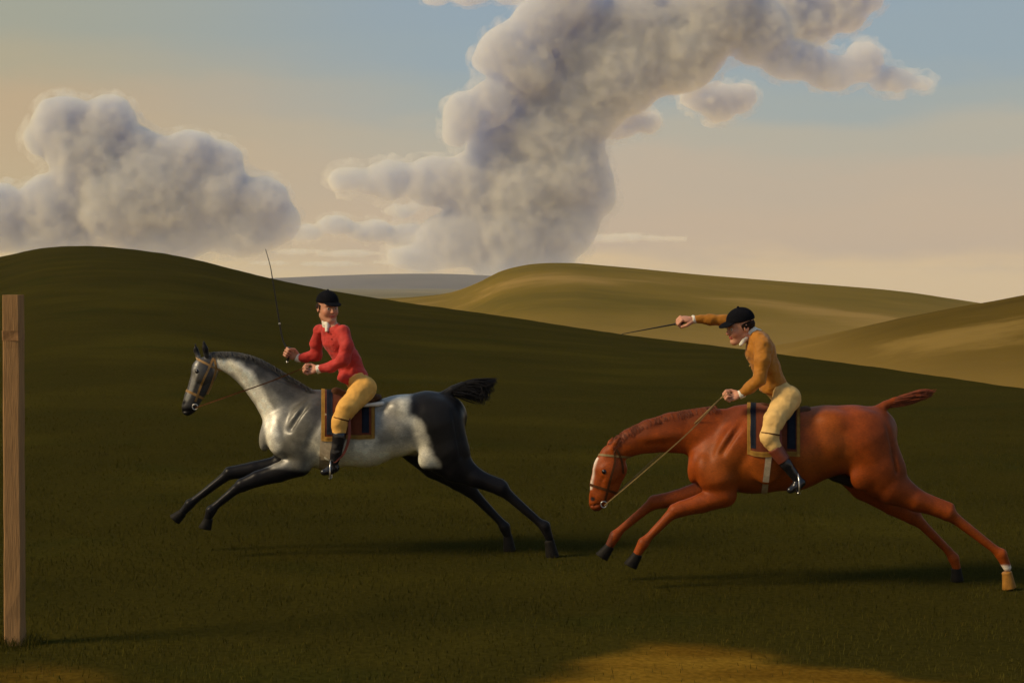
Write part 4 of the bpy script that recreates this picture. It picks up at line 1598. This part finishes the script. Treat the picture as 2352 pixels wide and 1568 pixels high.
def whip(pl, grip, butt, mids, tip, label, ferrule_t):
    base = tuple(Vector(pl.world(grip)))
    r = empty('riding_whip', base, label, 'whip', 'riding whips')
    g = Vector(base)
    P = [butt, g] + mids + [tip]
    path = smooth_path(P, 8)
    n = len(path)
    rad = [0.0080 - 0.0055 * (i / (n - 1)) for i in range(n)]
    tube('shaft', path, rad, WHIP, r, 8, base)
    d = (Vector(butt) - g).normalized()
    ball('knob', Vector(butt) + d * 0.004, 0.011, STEEL, r, base, 12, 8)
    k = int(ferrule_t * (n - 1))
    tube('ferrule', [path[k], path[k].lerp(path[k + 1], 0.35)], 0.0085, STEEL, r, 10, base)
    a = g - d * 0.055
    tube('grip', [Vector(butt), g, a], 0.0085, WHIP, r, 8, base)
    return r


whip(GP, rod1['far'], GP.at(660, 830, -52), [GP.at(648, 775, -54), GP.at(637, 711, -54), GP.at(627, 648, -54), GP.at(621, 612, -54)], GP.at(610, 572, -54),
     'long dark riding whip held upright by the jockey in red', 0.42)
g2 = Vector(CP.world(rod2['far']))
whip(CP, rod2['far'], g2 - (CP.at(1428, 767, -50) - g2).normalized() * 0.065, [g2.lerp(CP.at(1428, 767, -50), 0.33), g2.lerp(CP.at(1428, 767, -50), 0.66)], CP.at(1428, 767, -50),
     'short dark riding whip pointed ahead by the jockey in mustard', 0.3)

# ---------------------------------------------------------------- winning post
WOOD = material('post_wood', (0.30, 0.168, 0.072, 1), rough=0.9, spec=0.05, vary=0.15, scale=9, bump=0.35, bscale=22, stretch=(6, 6, 0.6))
PP = Plane(9.14)
pb = PP.at(35, 1480, 0)
post = empty('winning_post', (pb.x, pb.y, 0), 'weathered square wooden post standing in the turf at the end of the course', 'post')


def post_mesh(name, z0, z1, a0, a1, lean, mat, bev=0.14, n=14):
    V, Q = [], []
    for i in range(n + 1):
        t = i / n
        z = z0 + (z1 - z0) * t
        a = a0 + (a1 - a0) * t
        cx = lean * (z / 2.1)
        for (x, y) in ((-1, -1 + bev), (-1 + bev, -1), (1 - bev, -1), (1, -1 + bev), (1, 1 - bev), (1 - bev, 1), (-1 + bev, 1), (-1, 1 - bev)):
            jit = 0.0016
            V.append((cx + x * a + random.gauss(0, jit), y * a + random.gauss(0, jit), z))
    for i in range(n):
        for k in range(8):
            Q.append((i * 8 + k, i * 8 + (k + 1) % 8, (i + 1) * 8 + (k + 1) % 8, (i + 1) * 8 + k))
    Q.append(tuple(range(8))[::-1])
    Q.append(tuple(n * 8 + k for k in range(8)))
    me = bpy.data.meshes.new(name)
    me.from_pydata(V, [], Q)
    return link(name, me, mat, post, smooth=False)


post_mesh('shaft', -0.15, 2.11, 0.052, 0.051, -0.012, WOOD)
RUST = material('painted_band', (0.27, 0.135, 0.050, 1), rough=0.8, vary=0.3, scale=14, bump=0.3)
post_mesh('band', 1.835, 1.895, 0.0535, 0.0535, -0.0125, RUST, 0.15, 1)

# ---------------------------------------------------------------- grass
GRASS = material('grass_blades', (1, 1, 1, 1), rough=0.9, spec=0.0, vary=0.1, attr=True)
gb = GRASS.node_tree.nodes['Principled BSDF']


def grass(name, n, y0, y1, hmin, hmax, wd, seed):
    g = np.random.default_rng(seed)
    y = np.sqrt(g.uniform(y0 * y0, y1 * y1, n))
    x = g.uniform(-0.39, 0.39, n) * y
    m = soil_mask(x, y)
    clump = fbm(np.stack([x * 1.8, y * 1.8, 0 * x], -1), 3, 77)
    keep = (g.random(n) > m * 0.93) & (g.random(n) < 0.35 + clump) & (g.random(n) > (y - 13) / 17)
    x, y, m, clump = x[keep], y[keep], m[keep], clump[keep]
    # longer grass left standing round the foot of the post
    k = 420
    ta, tr = g.uniform(0, 6.283, k), 0.06 + 0.16 * g.random(k) ** 1.6
    x = np.concatenate([x, pb.x + np.cos(ta) * tr])
    y = np.concatenate([y, pb.y + np.sin(ta) * tr])
    m, clump = np.concatenate([m, np.zeros(k)]), np.concatenate([clump, np.full(k, 1.9)])
    n = len(x)
    z = ground_z(x, y)
    h = g.uniform(hmin, hmax, n) * (0.55 + 0.9 * clump)
    a = g.uniform(0, 6.283, n)
    wv = wd * g.uniform(.7, 1.3, n)
    dx, dy = np.cos(a) * wv, np.sin(a) * wv
    la = g.uniform(0, 6.283, n)
    ll = h * g.uniform(0.2, 0.9, n)
    lx, ly = np.cos(la) * ll, np.sin(la) * ll
    b0 = np.stack([x - dx, y - dy, z - 0.004], -1)
    b1 = np.stack([x + dx, y + dy, z - 0.004], -1)
    m0 = np.stack([x - dx * .7 + lx * .35, y - dy * .7 + ly * .35, z + h * .6], -1)
    m1 = np.stack([x + dx * .7 + lx * .35, y + dy * .7 + ly * .35, z + h * .6], -1)
    t = np.stack([x + lx, y + ly, z + h], -1)
    V = np.stack([b0, b1, m0, m1, t], 1).reshape(-1, 3)
    i = np.arange(n)[:, None] * 5
    T = np.concatenate([i + [0, 1, 3], i + [0, 3, 2], i + [2, 3, 4]])
    col = np.array([0.042, 0.036, 0.006]) * g.uniform(.8, 1.25, n)[:, None]  # olive blades darkened to carry the painted cloud shade
    tone = fbm(np.stack([x * .5, y * .9, 0 * x], -1), 3, 55)[:, None]
    col = col * (0.7 + 0.7 * tone) * (1 + 0.35 * smoothstep(11.2, 8.8, y))[:, None]
    dry = (g.random(n) < 0.03 + 0.5 * m)[:, None]
    col = np.where(dry, np.array([0.080, 0.055, 0.009]) * g.uniform(.7, 1.2, n)[:, None], col)
    o = link(name, mesh_np(name, V, T, np.repeat(col, 5, 0)), GRASS, smooth=False)
    o['kind'] = 'stuff'
    o['label'] = 'short olive grass covering the course'
    return o


grass('grass', 300000, 7.6, 30, 0.014, 0.036, 0.0019, 5)

# ---------------------------------------------------------------- clouds
def cloud_material(name, color, density, fine=1.0):
    m = bpy.data.materials.new(name)
    m.use_nodes = True
    n, l = m.node_tree.nodes, m.node_tree.links
    n.clear()
    o = n.new('ShaderNodeOutputMaterial')
    v = n.new('ShaderNodeVolumeScatter')
    v.inputs['Color'].default_value = color
    v.inputs['Anisotropy'].default_value = -0.25
    t = n.new('ShaderNodeTexCoord')
    ns = n.new('ShaderNodeTexNoise')
    ns.inputs['Scale'].default_value = 0.011 * fine
    ns.inputs['Detail'].default_value = 4
    ns.inputs['Roughness'].default_value = 0.6
    l.new(t.outputs['Object'], ns.inputs['Vector'])
    mr = n.new('ShaderNodeMapRange')
    mr.interpolation_type = 'SMOOTHSTEP'
    l.new(ns.outputs[0], mr.inputs[0])
    mr.inputs[1].default_value = 0.25
    mr.inputs[2].default_value = 0.65
    mr.inputs[3].default_value = density * 0.55
    mr.inputs[4].default_value = density
    l.new(mr.outputs[0], v.inputs['Density'])
    l.new(v.outputs[0], o.inputs['Volume'])
    return m


CLOUDM = cloud_material('cloud_vapour', (0.96, 0.865, 0.58, 1), 0.034)
WISP = cloud_material('cloud_edge_vapour', (0.97, 0.89, 0.66, 1), 0.011, 1.6)
WISP.node_tree.nodes['Map Range'].inputs[3].default_value = 0.0
WISP.node_tree.nodes['Map Range'].inputs[1].default_value = 0.40


def cloud(puffs, D, h, label, amp=10, scale=45, flat=0.8, seed=0, mat=None):
    pl = Plane(D)
    P = np.array([(p[0], p[1], (p[3] if len(p) > 3 else 0)) for p in puffs], float)
    r = np.array([p[2] for p in puffs], float)
    lo = (P - r[:, None] * 1.3).min(0) - 50
    hi = (P + r[:, None] * 1.3).max(0) + 50
    f = Field(lo, hi, h)
    for p, rr in zip(P, r):
        sx = 1.0
        q = [x for x in puffs if x[0] == p[0] and x[1] == p[1]][0]
        if len(q) > 4:
            sx = q[4]
        f.ell(pl.fix(p), (rr * sx, rr, rr * flat), None, 0.28 * rr)
    soft = f.d.copy()
    f.noise(amp, scale, 4, seed, billow=True, band=40)
    V, Q = f.mesh()
    V = relax(V, Q, 1)
    W = pl.world(V)
    c = W.mean(0)
    me = mesh_np('cloud', W - c, outward(W, Q))
    o = link('cloud', me, mat or CLOUDM)
    o.location = c
    tag(o, label, 'cloud', 'clouds over the downs')
    # thinner vapour round the dense core
    f.d = soft - min(13.0, 0.35 * float(np.median(r)))
    f.noise(amp * 1.5, scale * 0.55, 4, seed + 40, billow=True, band=45)
    V, Q = f.mesh()
    W = pl.world(relax(V, Q, 1))
    link('vapour_fringe', mesh_np('vapour_fringe', W - c, outward(W, Q)), WISP, o)
    return o


cloud([(1640, 20, 110), (1740, 70, 78), (1560, 110, 106), (1460, 50, 100), (1420, 160, 108), (1330, 120, 88), (1330, 240, 100), (1230, 210, 70), (1245, 320, 100), (1140, 330, 70),
       (1300, 400, 100), (1200, 430, 104), (1362, 445, 56), (1090, 425, 76), (1000, 418, 56, 0, 1.5), (900, 415, 46, 0, 1.7), (805, 412, 32, 0, 1.6), (1180, 530, 92, 0, 1.3), (1300, 520, 74),
       (1050, 550, 64, 0, 1.5), (1200, 610, 60, 0, 2.0), (960, 590, 34, 0, 2.2),
       (1170, 120, 66, 60), (1130, 140, 42, 60), (1240, 62, 66, 50), (1300, 0, 72, 50), (1070, 262, 48, 60), (1130, 232, 52, 60), (1050, 300, 34, 60), (1210, 152, 62, 60),
       (1820, 135, 48, 0, 1.6), (1910, 165, 42, 0, 1.5), (1985, 142, 46), (2050, 185, 30, 0, 1.7), (2110, 192, 17, 0, 1.8)],
      5200, 5.5, 'tall grey cloud with sunlit yellow left edge towering over the middle hill', 10, 62, 0.8, 1)
cloud([(1650, 235, 46), (1600, 218, 38), (1700, 225, 36)], 5600, 4, 'small round buff cloud hanging below the arm of the tall cloud', 8, 36, 0.8, 5)
cloud([(1420, 275, 44, 0, 1.3), (1370, 295, 34), (1480, 280, 28, 0, 1.3)], 5600, 4, 'small buff cloud tucked against the flank of the tall cloud', 8, 36, 0.8, 6)
cloud([(1800, 20, 66), (1860, 45, 62), (1930, 10, 66), (1770, -20, 60), (1990, -10, 40)], 5600, 5, 'yellow edged cloud above the long arm of the tall cloud', 11, 42, 0.8, 7)
cloud([(145, 290, 72), (250, 285, 66), (90, 320, 36), (200, 360, 90), (320, 340, 50), (440, 370, 70), (370, 400, 80), (510, 370, 46), (500, 450, 80), (600, 470, 66), (640, 510, 48),
       (400, 480, 80), (250, 470, 92), (120, 480, 82), (0, 500, 78), (-120, 500, 80), (-230, 480, 80), (310, 450, 104, 0, 1.5), (560, 530, 62, 0, 1.6), (380, 550, 60, 0, 1.9), (130, 545, 60, 0, 1.9)],
      5600, 5.5, 'long low grey cloud bank with rounded heads above the near hill', 8, 65, 0.8, 2)
cloud([(700, 535, 20, 0, 2.2), (770, 518, 24, 0, 1.8), (850, 530, 26, 0, 2.2), (920, 482, 18, 0, 2.0), (960, 470, 12, 0, 2.0), (940, 545, 30, 0, 2.0)],
      6500, 3.4, 'low peach coloured cloud drifting beside the foot of the tall cloud', 6, 30, 0.8, 3)
cloud([(1330, 546, 11, 0, 6), (1420, 546, 10, 0, 9), (1520, 548, 6, 0, 11)], 6500, 2.6, 'thin grey streak of cloud above the middle hill', 2, 40, 0.9, 4)
cloud([(680, 578, 7, 0, 9), (800, 582, 8, 0, 10), (940, 576, 6, 0, 9)], 7500, 2.6, 'thin peach band of cloud low over the far ridge', 3, 30, 0.9, 14)
cloud([(620, 604, 5, 0, 10), (760, 606, 6, 0, 12), (900, 602, 5, 0, 10)], 8200, 2.4, 'lowest thin band of cloud just above the far ridge', 2.5, 30, 0.9, 15)
cloud([(1000, 0, 13, 0, 2.4), (1080, -6, 20, 0, 2.4), (1170, -4, 16, 0, 2.2)], 5600, 3.5, 'small thin wisp of cloud beside the crown of the tall cloud', 5, 30, 0.9, 9)

# ---------------------------------------------------------------- haze
def haze():
    x0, x1, y0, y1, z0, z1 = -5200, 5200, -60, 3700, -125, 26
    V = [(x, y, z) for z in (z0, z1) for y in (y0, y1) for x in (x0, x1)]
    Q = [(0, 2, 3, 1), (4, 5, 7, 6), (0, 1, 5, 4), (1, 3, 7, 5), (3, 2, 6, 7), (2, 0, 4, 6)]
    me = bpy.data.meshes.new('haze')
    me.from_pydata(V, [], Q)
    m = bpy.data.materials.new('haze_air')
    m.use_nodes = True
    n, l = m.node_tree.nodes, m.node_tree.links
    n.clear()
    o = n.new('ShaderNodeOutputMaterial')
    v = n.new('ShaderNodeVolumePrincipled')
    v.inputs['Color'].default_value = (0.86, 0.88, 0.95, 1)
    v.inputs['Density'].default_value = 0.00016
    l.new(v.outputs[0], o.inputs['Volume'])
    ob = link('haze', me, m, smooth=False)
    ob['kind'] = 'stuff'
    ob['label'] = 'thin pale evening haze over the valley'
    return ob


haze()
